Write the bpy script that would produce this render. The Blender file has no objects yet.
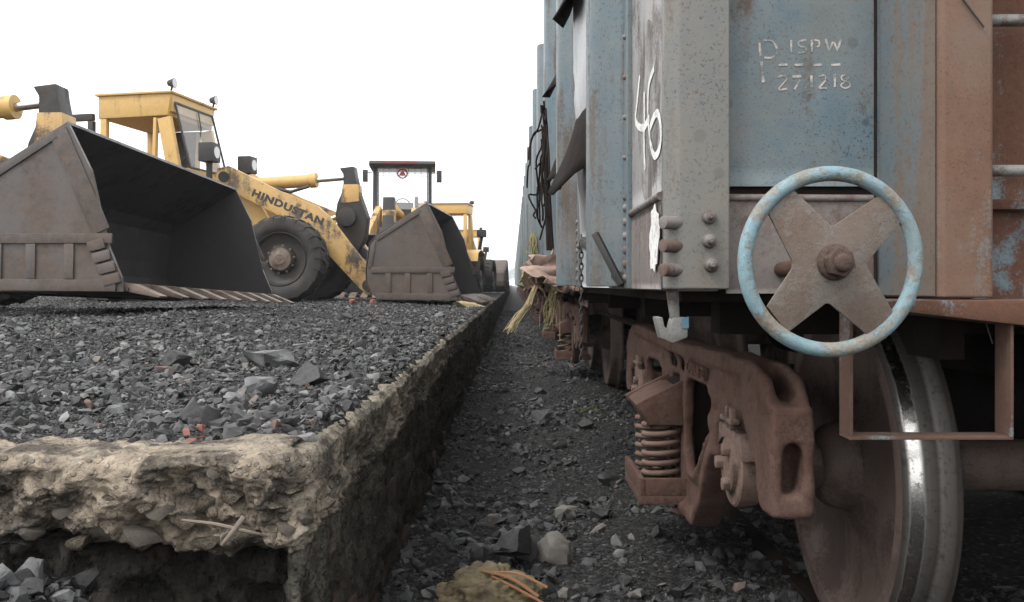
import bpy, bmesh, math, random
import numpy as np
from mathutils import Vector, Matrix, noise as mn
rnd = random.Random(7)
R = math.radians
sc = bpy.context.scene
COL = sc.collection
CZ = 1.04            # eye height above the rail head
F = 930.0            # focal length in pixels of a 1024 wide frame
# ------------------------------------------------------------------ camera
cd = bpy.data.cameras.new('camera'); cam = bpy.data.objects.new('camera', cd); COL.objects.link(cam)
cam.location = (0, 0, CZ); cam.rotation_euler = (R(90), 0, 0)
cd.sensor_width = 36; cd.lens = F / 1024 * 36
cd.shift_x = -1 / 1024; cd.shift_y = -16 / 1024
cd.clip_start = .05; cd.clip_end = 6000
sc.camera = cam
# ------------------------------------------------------------------ sky, sun, exposure
SUN_EL, SUN_AZ = R(52), R(232)        # compass azimuth, measured from +Y clockwise
w = bpy.data.worlds.new('World'); sc.world = w; w.use_nodes = True
nt = w.node_tree; nt.nodes.clear()
sky = nt.nodes.new('ShaderNodeTexSky'); sky.sky_type = 'NISHITA'; sky.sun_disc = False
sky.sun_elevation = SUN_EL; sky.sun_rotation = SUN_AZ; sky.dust_density = 6; sky.air_density = 1.0
hs = nt.nodes.new('ShaderNodeHueSaturation'); hs.inputs['Saturation'].default_value = .15
mx = nt.nodes.new('ShaderNodeMix'); mx.data_type = 'RGBA'; mx.inputs[0].default_value = .88
mx.inputs[7].default_value = (15.6, 15.8, 16.0, 1)      # even white overcast
bg = nt.nodes.new('ShaderNodeBackground'); bg.inputs[1].default_value = .1
wo = nt.nodes.new('ShaderNodeOutputWorld')
nt.links.new(sky.outputs[0], hs.inputs['Color']); nt.links.new(hs.outputs[0], mx.inputs[6])
nt.links.new(mx.outputs[2], bg.inputs[0]); nt.links.new(bg.outputs[0], wo.inputs[0])
sd = bpy.data.lights.new('sun', 'SUN'); so = bpy.data.objects.new('sun', sd); COL.objects.link(so)
sd.energy = 1.5; sd.angle = R(18); sd.color = (1, .965, .92)
_d = Vector((math.sin(SUN_AZ) * math.cos(SUN_EL), math.cos(SUN_AZ) * math.cos(SUN_EL), math.sin(SUN_EL)))
so.rotation_euler = _d.to_track_quat('Z', 'Y').to_euler(); so.location = (-20, -20, 40)
vs = sc.view_settings; vs.view_transform = 'Standard'; vs.look = 'None'; vs.exposure = .64; vs.gamma = 1; vs.use_curve_mapping = False
sc.cycles.use_denoising = True; sc.cycles.max_bounces = 6; sc.cycles.diffuse_bounces = 3; sc.cycles.volume_bounces = 0
sc.cycles.volume_max_steps = 64; sc.cycles.transparent_max_bounces = 12

# ------------------------------------------------------------------ helpers
def smooth01(t):
    t = max(0., min(1., t)); return t * t * (3 - 2 * t)
def P(px, py, d):
    return Vector(((px - 513) / F * d, d, CZ - (py - 285) / F * d))
def tag(o, label=None, cat=None, group=None, kind=None):
    if label: o['label'] = label
    if cat: o['category'] = cat
    if group: o['group'] = group
    if kind: o['kind'] = kind
    return o
def empty(name, loc=(0, 0, 0), rz=0.):
    o = bpy.data.objects.new(name, None); o.location = loc; o.rotation_euler = (0, 0, rz); o.empty_display_size = .2
    COL.objects.link(o); return o
def copy_tree(o, parent=None):
    c = o.copy(); COL.objects.link(c)
    if parent: c.parent = parent
    for ch in o.children: copy_tree(ch, c)
    return c
class MB:
    def __init__(s): s.v = []; s.f = []
    def add(s, vs_, fs):
        n = len(s.v); s.v += [tuple(v) for v in vs_]; s.f += [tuple(i + n for i in f) for f in fs]; return s
    def box(s, c, d, M=None):
        x, y, z = d[0] / 2, d[1] / 2, d[2] / 2
        vv = [Vector((a * x, b * y, e * z)) for e in (-1, 1) for b in (-1, 1) for a in (-1, 1)]
        if M is not None: vv = [M @ v for v in vv]
        vv = [v + Vector(c) for v in vv]
        return s.add(vv, [(0, 2, 3, 1), (4, 5, 7, 6), (0, 1, 5, 4), (2, 6, 7, 3), (0, 4, 6, 2), (1, 3, 7, 5)])
    def bx(s, a, b):
        return s.box([(a[i] + b[i]) / 2 for i in range(3)], [abs(b[i] - a[i]) for i in range(3)])
    def bar(s, p, q, wd, h, up=(0, 0, 1)):
        p, q = Vector(p), Vector(q); d = q - p; L = d.length; d.normalize()
        u = Vector(up); r = d.cross(u)
        if r.length < 1e-4: r = d.cross(Vector((1, 0, 0)))
        r.normalize(); u = r.cross(d)
        M = Matrix((r, d, u)).transposed()
        return s.box((p + q) / 2, (wd, L, h), M)
    def prism(s, poly, axis, a, b):
        def mk(p, t):
            return {'x': (t, p[0], p[1]), 'y': (p[0], t, p[1]), 'z': (p[0], p[1], t)}[axis]
        n = len(poly)
        vv = [mk(p, a) for p in poly] + [mk(p, b) for p in poly]
        fs = [tuple(range(n))[::-1], tuple(range(n, 2 * n))] + [(i, (i + 1) % n, n + (i + 1) % n, n + i) for i in range(n)]
        return s.add(vv, fs)
    def frus(s, p, q, r0, r1=None, n=16, cap=True):
        r1 = r0 if r1 is None else r1
        p, q = Vector(p), Vector(q); d = (q - p).normalized()
        u = d.orthogonal().normalized(); t = d.cross(u)
        vv = []
        for c, r in ((p, r0), (q, r1)):
            vv += [c + (u * math.cos(2 * math.pi * i / n) + t * math.sin(2 * math.pi * i / n)) * r for i in range(n)]
        fs = [(i, (i + 1) % n, n + (i + 1) % n, n + i) for i in range(n)]
        if cap: fs += [tuple(range(n))[::-1], tuple(range(n, 2 * n))]
        return s.add(vv, fs)
    def tube(s, pts, r, n=8, closed=False):
        pts = [Vector(p) for p in pts]; m = len(pts); vv = []; u = None
        rr = r if isinstance(r, (list, tuple)) else [r] * m
        for i in range(m):
            a = pts[i - 1] if (i or closed) else pts[i]
            b = pts[(i + 1) % m] if (i < m - 1 or closed) else pts[i]
            d = (b - a).normalized()
            if u is None: u = d.orthogonal().normalized()
            u = (u - d * u.dot(d)).normalized(); t = d.cross(u)
            vv += [pts[i] + (u * math.cos(2 * math.pi * k / n) + t * math.sin(2 * math.pi * k / n)) * rr[i] for k in range(n)]
        fs = []
        for i in range(m if closed else m - 1):
            j = (i + 1) % m
            fs += [(i * n + k, i * n + (k + 1) % n, j * n + (k + 1) % n, j * n + k) for k in range(n)]
        if not closed: fs += [tuple(range(n))[::-1], tuple(range((m - 1) * n, m * n))]
        return s.add(vv, fs)
    def lathe(s, prof, c, ax, n=32):
        """prof: (along axis, radius); revolved round axis ax through c"""
        c, ax = Vector(c), Vector(ax).normalized(); u = ax.orthogonal().normalized(); t = ax.cross(u)
        m = len(prof); vv = []
        for a, r in prof:
            vv += [c + ax * a + (u * math.cos(2 * math.pi * k / n) + t * math.sin(2 * math.pi * k / n)) * max(r, 1e-4) for k in range(n)]
        fs = [(i * n + k, i * n + (k + 1) % n, (i + 1) * n + (k + 1) % n, (i + 1) * n + k) for i in range(m - 1) for k in range(n)]
        return s.add(vv, fs)
    def shell(s, pts, th, axis, a, b):
        """open polyline thickened by th and extruded"""
        n = len(pts); off = []
        for i in range(n):
            p0 = Vector(pts[max(i - 1, 0)]); p1 = Vector(pts[min(i + 1, n - 1)]); d = (p1 - p0).normalized()
            off.append((pts[i][0] - d[1] * th, pts[i][1] + d[0] * th))
        return s.prism(list(pts) + off[::-1], axis, a, b)
    def xf(s, M):
        s.v = [tuple(M @ Vector(v)) for v in s.v]; return s
    def build(s, name, mat, parent=None, smooth=None, bevel=0., seg=2, kind=None):
        me = bpy.data.meshes.new(name); me.from_pydata(s.v, [], s.f)
        bm = bmesh.new(); bm.from_mesh(me); bmesh.ops.recalc_face_normals(bm, faces=bm.faces)
        if bevel:
            es = [e for e in bm.edges if len(e.link_faces) == 2 and e.calc_face_angle(0) > R(25)]
            bmesh.ops.bevel(bm, geom=es, offset=bevel, segments=seg, profile=.6, affect='EDGES', clamp_overlap=True)
        bm.to_mesh(me); bm.free()
        if smooth or bevel:
            me.polygons.foreach_set('use_smooth', [True] * len(me.polygons))
            me.set_sharp_from_angle(angle=R(smooth or 35))
        if mat: me.materials.append(mat)
        o = bpy.data.objects.new(name, me); COL.objects.link(o)
        if parent: o.parent = parent
        if kind: o['kind'] = kind
        return o
def mesh_np(name, V, T, mat, parent=None, smooth=False):
    V = np.asarray(V, np.float32); T = np.asarray(T, np.int32); k = T.shape[1]
    me = bpy.data.meshes.new(name); me.vertices.add(len(V)); me.vertices.foreach_set('co', V.ravel())
    me.loops.add(T.size); me.loops.foreach_set('vertex_index', T.ravel())
    me.polygons.add(len(T)); me.polygons.foreach_set('loop_start', np.arange(0, T.size, k, dtype=np.int32))
    me.update(calc_edges=True); me.validate()
    me.polygons.foreach_set('use_smooth', [smooth] * len(me.polygons))
    if mat: me.materials.append(mat)
    o = bpy.data.objects.new(name, me); COL.objects.link(o)
    if parent: o.parent = parent
    return o
def bake(o, *mods):
    for kind, kw in mods:
        m = o.modifiers.new(kind, kind)
        for k, v in kw.items(): setattr(m, k, v)
    dg = bpy.context.evaluated_depsgraph_get(); dg.update()
    me = bpy.data.meshes.new_from_object(o.evaluated_get(dg)); o.modifiers.clear(); old = o.data; o.data = me
    bpy.data.meshes.remove(old); me.name = o.name
    return o
def text_mesh(name, body, size, mat, parent, M, extrude=.002, offset=0., spacing=1., sx=1.):
    cu = bpy.data.curves.new(name, 'FONT'); cu.body = body; cu.size = size; cu.extrude = extrude; cu.offset = offset
    cu.space_character = spacing; cu.align_x = 'CENTER'; cu.align_y = 'CENTER'; cu.resolution_u = 4
    t = bpy.data.objects.new('t', cu); COL.objects.link(t)
    dg = bpy.context.evaluated_depsgraph_get(); dg.update()
    me = bpy.data.meshes.new_from_object(t.evaluated_get(dg)); bpy.data.objects.remove(t)
    me.transform(M @ Matrix.Diagonal((sx, 1, 1, 1))); me.materials.clear(); me.materials.append(mat); me.name = name
    o = bpy.data.objects.new(name, me); COL.objects.link(o)
    if parent: o.parent = parent
    return o

# ------------------------------------------------------------------ materials
class NT:
    def __init__(s, name):
        s.m = bpy.data.materials.new(name); s.m.use_nodes = True; s.t = s.m.node_tree; s.n = s.t.nodes
        s.b = s.n['Principled BSDF']; s.out = s.n['Material Output']
    def node(s, k, **kw):
        n = s.n.new('ShaderNode' + k)
        for a, b in kw.items(): setattr(n, a, b)
        return n
    def L(s, a, b): s.t.links.new(a, b)
    def coord(s, scale=(1, 1, 1), obj=True):
        tc = s.node('TexCoord'); mp = s.node('Mapping'); mp.inputs['Scale'].default_value = scale
        s.L(tc.outputs['Object'], mp.inputs[0])
        if obj:
            oi = s.node('ObjectInfo'); ad = s.node('VectorMath', operation='MULTIPLY'); ad.inputs[1].default_value = (37, 53, 71)
            s.L(oi.outputs['Random'], ad.inputs[0]); s.L(ad.outputs[0], mp.inputs['Location'])
        return mp.outputs[0]
    def noise(s, v, scale, detail=6, rough=.6, dist=0.):
        n = s.node('TexNoise'); n.inputs['Scale'].default_value = scale; n.inputs['Detail'].default_value = detail
        n.inputs['Roughness'].default_value = rough; n.inputs['Distortion'].default_value = dist
        s.L(v, n.inputs['Vector']); return n.outputs['Fac']
    def voro(s, v, scale, feature='F1', out='Distance', rnd_=1.):
        n = s.node('TexVoronoi', feature=feature); n.inputs['Scale'].default_value = scale
        n.inputs['Randomness'].default_value = rnd_
        s.L(v, n.inputs['Vector']); return n.outputs[out]
    def ramp(s, f, stops, interp='LINEAR'):
        r = s.node('ValToRGB'); r.color_ramp.interpolation = interp; e = r.color_ramp.elements
        while len(e) < len(stops): e.new(.5)
        for i, (p, c) in enumerate(stops):
            e[i].position = p; e[i].color = (c, c, c, 1) if not hasattr(c, '__len__') else (*c[:3], 1)
        s.L(f, r.inputs[0]); return r.outputs[0]
    def mix(s, f, a, b, blend='MIX'):
        m = s.node('Mix', data_type='RGBA', blend_type=blend)
        for i, x in ((0, f), (6, a), (7, b)):
            if hasattr(x, 'is_output'): s.L(x, m.inputs[i])
            elif i == 0: m.inputs[0].default_value = x
            else: m.inputs[i].default_value = (*x[:3], 1)
        return m.outputs[2]
    def math(s, op, a, b):
        m = s.node('Math', operation=op)
        for i, x in ((0, a), (1, b)):
            if hasattr(x, 'is_output'): s.L(x, m.inputs[i])
            else: m.inputs[i].default_value = x
        return m.outputs[0]
    def bump(s, h, strength=.4, dist=.01):
        b = s.node('Bump'); b.inputs['Strength'].default_value = strength; b.inputs['Distance'].default_value = dist
        s.L(h, b.inputs['Height']); s.L(b.outputs[0], s.b.inputs['Normal'])
    def set(s, **kw):
        for k, v in kw.items():
            i = s.b.inputs[k.replace('_', ' ')]
            if hasattr(v, 'is_output'): s.L(v, i)
            elif hasattr(v, '__len__') and len(v) == 3: i.default_value = (*v, 1)
            else: i.default_value = v
        return s.m
def paint(name, base, base2, rust, rust2, amt=.45, scale=3., streak=.5, rough=(.45, .8), dust=None, damt=.5, spk=.6, bumps=.35, metal=0., blot=0., spec=.3):
    """weathered painted steel: two tones of paint, rust blotches and vertical streaks, speckle, dust"""
    n = NT(name); v = n.coord(); vstr = n.coord((1, 1, .12))
    big = n.noise(v, scale, 8, .65); st = n.noise(vstr, scale * 3.2, 6, .6); fine = n.noise(v, scale * 26, 5, .7); mid = n.noise(v, scale * 5, 6, .7)
    col = n.mix(n.ramp(mid, [(.35, 0), (.65, 1)]), base, base2)
    f = n.math('ADD', n.math('MULTIPLY', big, 1 - streak), n.math('MULTIPLY', st, streak))
    f = n.math('ADD', n.math('MULTIPLY', f, .8), n.math('MULTIPLY', fine, .2))
    t = .68 - .36 * amt
    mask = n.ramp(f, [(t - .03, 0), (t + .035, 1)])
    rc = n.mix(n.ramp(n.noise(v, scale * 9, 6, .7), [(.3, 0), (.7, 1)]), rust, rust2)
    col = n.mix(mask, col, rc)
    sp = n.ramp(n.noise(v, scale * 45, 3, .6), [(.575, 0), (.66, spk)])
    col = n.mix(sp, col, tuple(.45 * c for c in rust))
    bl = n.ramp(n.voro(v, scale * 2.2, 'F1', 'Distance'), [(.10, blot), (.14, 0)])
    col = n.mix(bl, col, tuple(.4 * c for c in base))
    if dust:
        dm = n.ramp(n.noise(v, scale * .8, 5, .6), [(.35, 0), (.75, damt)])
        col = n.mix(dm, col, dust)
    h = n.math('ADD', n.math('MULTIPLY', fine, .5), n.math('MULTIPLY', mask, -.35))
    h = n.math('ADD', h, n.math('MULTIPLY', mid, .5))
    n.bump(h, bumps, .004)
    return n.set(Base_Color=col, Roughness=n.ramp(mask, [(0, rough[0]), (1, rough[1])]), Metallic=metal, Specular_IOR_Level=spec)
M = {}
RU, RU2 = (.155, .072, .042), (.085, .043, .028)
M['end_blue'] = paint('wagon paint blue grey', (.072, .122, .150), (.112, .148, .165), (.125, .085, .062), (.050, .036, .030), .40, 4.2, .40, spk=1., dust=(.165, .150, .128), damt=.72, blot=.7)
M['post'] = paint('wagon post paint', (0.171, 0.171, 0.161), (0.144, 0.160, 0.163), (0.125, 0.099, 0.076), (0.076, 0.061, 0.049), .36, 3.6, .65, spk=.9, dust=(0.217, 0.194, 0.160), damt=.9, blot=.5)
M['post_brown'] = paint('brown dusted post flange', (.085, .125, .148), (.11, .135, .145), (.145, .112, .092), (.11, .082, .064), .60, 2.4, .85, spk=.7, dust=(.165, .138, .115), damt=.75)
M['rust_panel'] = paint('rusted end post', (0.170, 0.191, 0.191), (0.128, 0.162, 0.174), (0.174, 0.092, 0.058), (0.128, 0.070, 0.048), .64, 4.2, .5, rough=(.55, .85), spk=.8, dust=(0.196, 0.153, 0.123), damt=.75)
M['rust_wall'] = paint('rusted end wall with paint flakes', (0.111, 0.170, 0.200), (0.145, 0.191, 0.208), (0.128, 0.058, 0.034), (0.081, 0.041, 0.029), .64, 6.5, .25, rough=(.5, .85), spk=.8)
M['side'] = paint('wagon side paint', (.088, .142, .172), (.128, .172, .195), (.115, .085, .066), (.060, .045, .037), .38, 2.6, .8, spk=.8, dust=(.20, .19, .175), damt=.75)
M['side_plate'] = paint('dusty side plate', (0.211, 0.211, 0.211), (0.265, 0.257, 0.250), (0.129, 0.109, 0.098), (0.078, 0.066, 0.058), .42, 4.5, .4, spk=.8, dust=(0.281, 0.257, 0.238), damt=.7)
M['lower'] = paint('brown dusty lower plate', (0.178, 0.156, 0.144), (0.153, 0.140, 0.134), (0.128, 0.086, 0.067), (0.076, 0.051, 0.042), .45, 3.0, .4, spk=.5, dust=(0.173, 0.147, 0.128), damt=.5)
M['white_sheet'] = paint('pale bulged sheet', (0.341, 0.341, 0.348), (0.289, 0.295, 0.302), (0.157, 0.125, 0.105), (0.092, 0.066, 0.052), .26, 3.0, .5, spk=.5)
M['bogie'] = paint('brown bogie casting', (.112, .060, .046), (.080, .044, .034), (.036, .023, .019), (.150, .092, .072), .50, 8., .25, rough=(.8, .95), spk=1., dust=(.155, .098, .078), damt=.6, bumps=1.3, spec=.15)
M['spring'] = paint('spring steel dusty', (0.150, 0.095, 0.075), (0.130, 0.083, 0.065), (0.090, 0.052, 0.040), (0.060, 0.035, 0.025), .35, 6., .2, rough=(.7, .9), spk=.5)
M['hub'] = paint('grey brown bearing cap', (.20, .135, .108), (.165, .112, .09), (.105, .07, .056), (.075, .05, .042), .42, 9., .2, rough=(.6, .85), spk=.9, bumps=.7)
M['wheel'] = paint('brown wheel disc', (0.108, 0.076, 0.064), (0.132, 0.096, 0.080), (0.080, 0.052, 0.044), (0.056, 0.040, 0.034), .45, 3.5, .3, rough=(.6, .85), spk=.5)
M['dark'] = paint('dirty dark underframe and painted shade', (.016, .014, .013), (.024, .02, .018), (.026, .018, .015), (.014, .012, .011), .5, 3., .2, rough=(.85, .95), spec=.05)  # near black; also used for bolster and plates that paint in shade
M['strap'] = paint('rusty strap', (0.195, 0.225, 0.225), (0.158, 0.188, 0.195), (0.124, 0.071, 0.051), (0.083, 0.050, 0.038), .72, 5., .3, rough=(.5, .85))
M['handwheel'] = paint('pale blue handwheel paint', (.16, .29, .345), (.225, .345, .39), (.30, .275, .225), (.14, .105, .08), .47, 13., .1, rough=(.38, .7), spk=1., dust=(.27, .27, .24), damt=.5, bumps=1.)
M['spoke'] = paint('rusty spoke plate', (0.183, 0.162, 0.143), (0.145, 0.126, 0.111), (0.115, 0.075, 0.056), (0.157, 0.115, 0.092), .48, 8., .2, rough=(.6, .85), spk=1., dust=(0.187, 0.162, 0.140), damt=.6, bumps=.9)
M['nut'] = paint('rusty nut', (.095, .058, .046), (.075, .048, .04), (.05, .033, .027), (.14, .10, .08), .5, 20., .1, rough=(.7, .9), bumps=.9)
M['bolt_grey'] = paint('grey bolt', (.17, .155, .145), (.14, .13, .122), (.11, .08, .065), (.08, .06, .05), .42, 12., .2, spk=.8)
M['pale_steel'] = paint('pale grey latch', (.20, .195, .18), (.165, .165, .16), (.11, .085, .07), (.08, .06, .05), .45, 9., .3, spk=.8)
M['black_steel'] = paint('black steel', (.03, .03, .032), (.04, .038, .036), (.06, .045, .038), (.045, .035, .03), .4, 6., .3)
M['yellow'] = paint('loader yellow paint', (.56, .35, .115), (.49, .31, .105), (.13, .09, .06), (.07, .055, .045), .22, 2.4, .45, rough=(.5, .8), spk=.4, dust=(.42, .285, .14), damt=.5)
M['yellow_worn'] = paint('worn loader yellow paint', (.54, .335, .115), (.46, .29, .105), (.06, .05, .045), (.035, .032, .03), .40, 2.6, .3, rough=(.5, .8), spk=.5, dust=(.35, .25, .15), damt=.55)
M['bucket'] = paint('worn bucket steel', (.062, .060, .060), (.082, .074, .070), (.115, .080, .060), (.040, .037, .036), .56, 1.1, .35, rough=(.40, .7), spk=.8, dust=(.125, .094, .078), damt=.7, spec=.4)
M['bucket_in'] = paint('dark bucket inside', (0.036, 0.034, 0.037), (0.046, 0.044, 0.044), (0.061, 0.051, 0.046), (0.029, 0.027, 0.029), .4, 1.8, .4, rough=(.45, .7), spk=.3)
M['tooth'] = paint('worn bucket tooth', (0.168, 0.124, 0.096), (0.136, 0.104, 0.080), (0.096, 0.072, 0.056), (0.064, 0.048, 0.040), .4, 5., .2)
M['machine_dark'] = paint('dark machine steel', (0.026, 0.026, 0.026), (0.038, 0.035, 0.034), (0.060, 0.045, 0.034), (0.030, 0.026, 0.022), .4, 3., .3, rough=(.5, .8))
M['chrome'] = NT('cylinder rod').set(Base_Color=(.5, .5, .5), Metallic=1., Roughness=.3)
M['white_paint'] = paint('chalky white paint', (.74, .73, .70), (.66, .65, .63), (.35, .34, .33), (.3, .29, .28), .28, 14., .1, rough=(.8, .9), spk=.3)
M['stencil'] = paint('faded stencil paint', (.50, .43, .39), (.42, .37, .34), (.26, .29, .30), (.24, .22, .2), .42, 22., .1, rough=(.7, .9), spk=.4)
def worn(m, scale, lo, hi):
    t = m.node_tree; b = t.nodes['Principled BSDF']; tc = t.nodes.new('ShaderNodeTexCoord'); nz = t.nodes.new('ShaderNodeTexNoise'); nz.inputs['Scale'].default_value = scale; nz.inputs['Detail'].default_value = 6; nz.inputs['Roughness'].default_value = .7
    r = t.nodes.new('ShaderNodeValToRGB'); r.color_ramp.elements[0].position = lo; r.color_ramp.elements[1].position = hi
    t.links.new(tc.outputs['Object'], nz.inputs['Vector']); t.links.new(nz.outputs['Fac'], r.inputs[0]); t.links.new(r.outputs[0], b.inputs['Alpha'])
M['patch'] = paint('dark painted over patch', (.17, .165, .16), (.20, .19, .18), (.14, .115, .10), (.10, .085, .075), .45, 5., .3)
worn(M['patch'], 7, .42, .72); worn(M['stencil'], 55, .32, .54); worn(M['white_paint'], 45, .30, .46)
M['black_letter'] = NT('black lettering').set(Base_Color=(.03, .028, .028), Roughness=.6)
M['red'] = paint('red sign', (.22, .035, .035), (.17, .03, .03), (.3, .1, .08), (.2, .06, .05), .3, 6., .2)
M['blueflake'] = NT('blue paint').set(Base_Color=(.08, .17, .22), Roughness=.6)
M['lens'] = NT('lamp lens').set(Base_Color=(.42, .42, .42), Roughness=.15, Coat_Weight=.5)
def glass():
    n = NT('window glass'); tr = n.node('BsdfTransparent'); tr.inputs[0].default_value = (.86, .88, .88, 1)
    gl = n.node('BsdfGlossy'); gl.inputs['Roughness'].default_value = .06; df = n.node('BsdfDiffuse'); df.inputs[0].default_value = (.5, .49, .46, 1)
    m1 = n.node('MixShader'); m1.inputs[0].default_value = .12; m2 = n.node('MixShader'); m2.inputs[0].default_value = .16
    n.L(tr.outputs[0], m1.inputs[1]); n.L(gl.outputs[0], m1.inputs[2]); n.L(m1.outputs[0], m2.inputs[1]); n.L(df.outputs[0], m2.inputs[2])
    n.L(m2.outputs[0], n.out.inputs[0]); return n.m
M['glass'] = glass()
def rubber():
    n = NT('tyre rubber'); v = n.coord(); a = n.noise(v, 3, 6, .6); b = n.noise(v, 22, 4, .6)
    c = n.mix(n.ramp(a, [(.35, 0), (.7, 1)]), (.028, .028, .029), (.075, .066, .06))
    n.bump(b, .3, .01); return n.set(Base_Color=c, Roughness=.8, Specular_IOR_Level=.2)
M['rubber'] = rubber()
def tread():
    n = NT('worn wheel tread'); tc = n.node('TexCoord'); sx = n.node('SeparateXYZ'); n.L(tc.outputs['Object'], sx.inputs[0])
    ax = n.math('ABSOLUTE', sx.outputs[0], 0); cb = n.node('CombineXYZ'); n.L(sx.outputs[0], cb.inputs[0])
    band = n.noise(cb.outputs[0], 70, 5, .7); sp = n.noise(tc.outputs['Object'], 60, 5, .7); bg_ = n.noise(tc.outputs['Object'], 6, 4, .6)
    off = n.math('ADD', ax, n.math('MULTIPLY', n.math('SUBTRACT', bg_, .5), .012))
    run = n.ramp(n.math('MULTIPLY', n.math('SUBTRACT', off, .79), 7.2), [(.0, .15), (.18, .02), (.36, .18), (.42, .03), (.62, .12), (.70, 1), (.86, 1), (.92, .08), (1, .03)])      # the running band polished by the rail
    run = n.math('MULTIPLY', run, n.ramp(sp, [(.52, 1), (.68, .15)]))
    c = n.mix(run, n.mix(n.ramp(band, [(.35, 0), (.65, 1)]), (.014, .011, .010), (.045, .035, .030)), (.55, .53, .50))
    n.bump(n.math('ADD', band, n.math('MULTIPLY', sp, .6)), .25, .003)
    return n.set(Base_Color=c, Metallic=n.ramp(run, [(0, .1), (.5, 1)]), Roughness=n.ramp(run, [(0, .6), (.8, .22)]), Specular_IOR_Level=.2)
M['tread'] = tread()
def coal(name, isl=True, lo=.012, hi=.075, tint=None):
    n = NT(name); v = n.coord(obj=not isl); g = n.node('NewGeometry')
    nz = n.noise(v, 14, 6, .7); fi = n.noise(v, 90, 4, .7)
    if isl: r = g.outputs['Random Per Island']
    else: r = n.noise(v, 2.5, 3, .6)
    c = n.ramp(r, [(0, (lo, lo, lo * 1.04)), (.5, ((lo + hi) * .42,) * 3), (.86, (hi, hi, hi * 1.03)), (.95, (hi * 1.7, hi * 1.66, hi * 1.6)), (.985, (.20, .175, .15)), (1., (.13, .065, .045))])
    c = n.mix(n.ramp(nz, [(.3, 0), (.7, .75)]), c, (.02, .02, .021), 'MIX')
    c = n.mix(n.ramp(fi, [(.5, 0), (.75, .35)]), c, (.10, .098, .095))
    if tint: c = n.mix(.6, c, tint)
    n.bump(n.math('ADD', nz, n.math('MULTIPLY', fi, .5)), .5, .008)
    return n.set(Base_Color=c, Roughness=n.ramp(nz, [(.3, .45), (.7, .8)]), Specular_IOR_Level=.28)
M['coal'] = coal('coal pieces', lo=.008, hi=.085); M['coal_top'] = coal('coal chips with dust', lo=.009, hi=.145); M['coal_big'] = coal('coal lump', False, .035, .085)
M['slate'] = coal('grey slaty lump', False, .15, .27); M['stone_pale'] = coal('pale stone', False, .08, .16, (.155, .14, .12))
M['stone_brown'] = coal('brown stone', False, .1, .16, (.17, .09, .065)); M['brick_red'] = coal('red brick fragment', False, .1, .2, (.26, .075, .045))
def coalbed(name, pale, dk=1.):
    n = NT(name); v = n.coord(obj=False)
    a = n.noise(v, 1.2, 6, .6); b = n.noise(v, 24, 6, .7); c1 = n.voro(v, 55, 'F1', 'Distance'); cc = n.voro(v, 55, 'F1', 'Color'); c2 = n.voro(v, 22, 'F1', 'Distance')
    sepc = n.node('SeparateColor'); n.L(cc, sepc.inputs[0])
    col = n.ramp(sepc.outputs[0], [(0, (.007 * dk,) * 3), (.6, (.02 * dk,) * 3), (.93, (.05 * dk,) * 3), (1., (.12 * dk,) * 3)])
    col = n.mix(n.ramp(b, [(.35, 0), (.75, .8)]), col, (.014 * dk, .0135 * dk, .0135 * dk))
    col = n.mix(n.ramp(a, [(.45, 0), (.75, pale)]), col, (.085, .08, .074))
    c3 = n.voro(v, 170, 'F1', 'Distance'); b = n.math('ADD', b, n.math('MULTIPLY', c3, -.5))
    h = n.math('ADD', n.math('MULTIPLY', c1, -.8), n.math('ADD', n.math('MULTIPLY', b, .8), n.math('MULTIPLY', c2, -.7)))
    n.bump(h, .9, .02); return n.set(Base_Color=col, Roughness=.85, Specular_IOR_Level=.12)
M['bed'] = coalbed('trodden coal dust', .2, 1.3); M['bed_top'] = coalbed('coal spread on platform', .4, 1.4)
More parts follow.
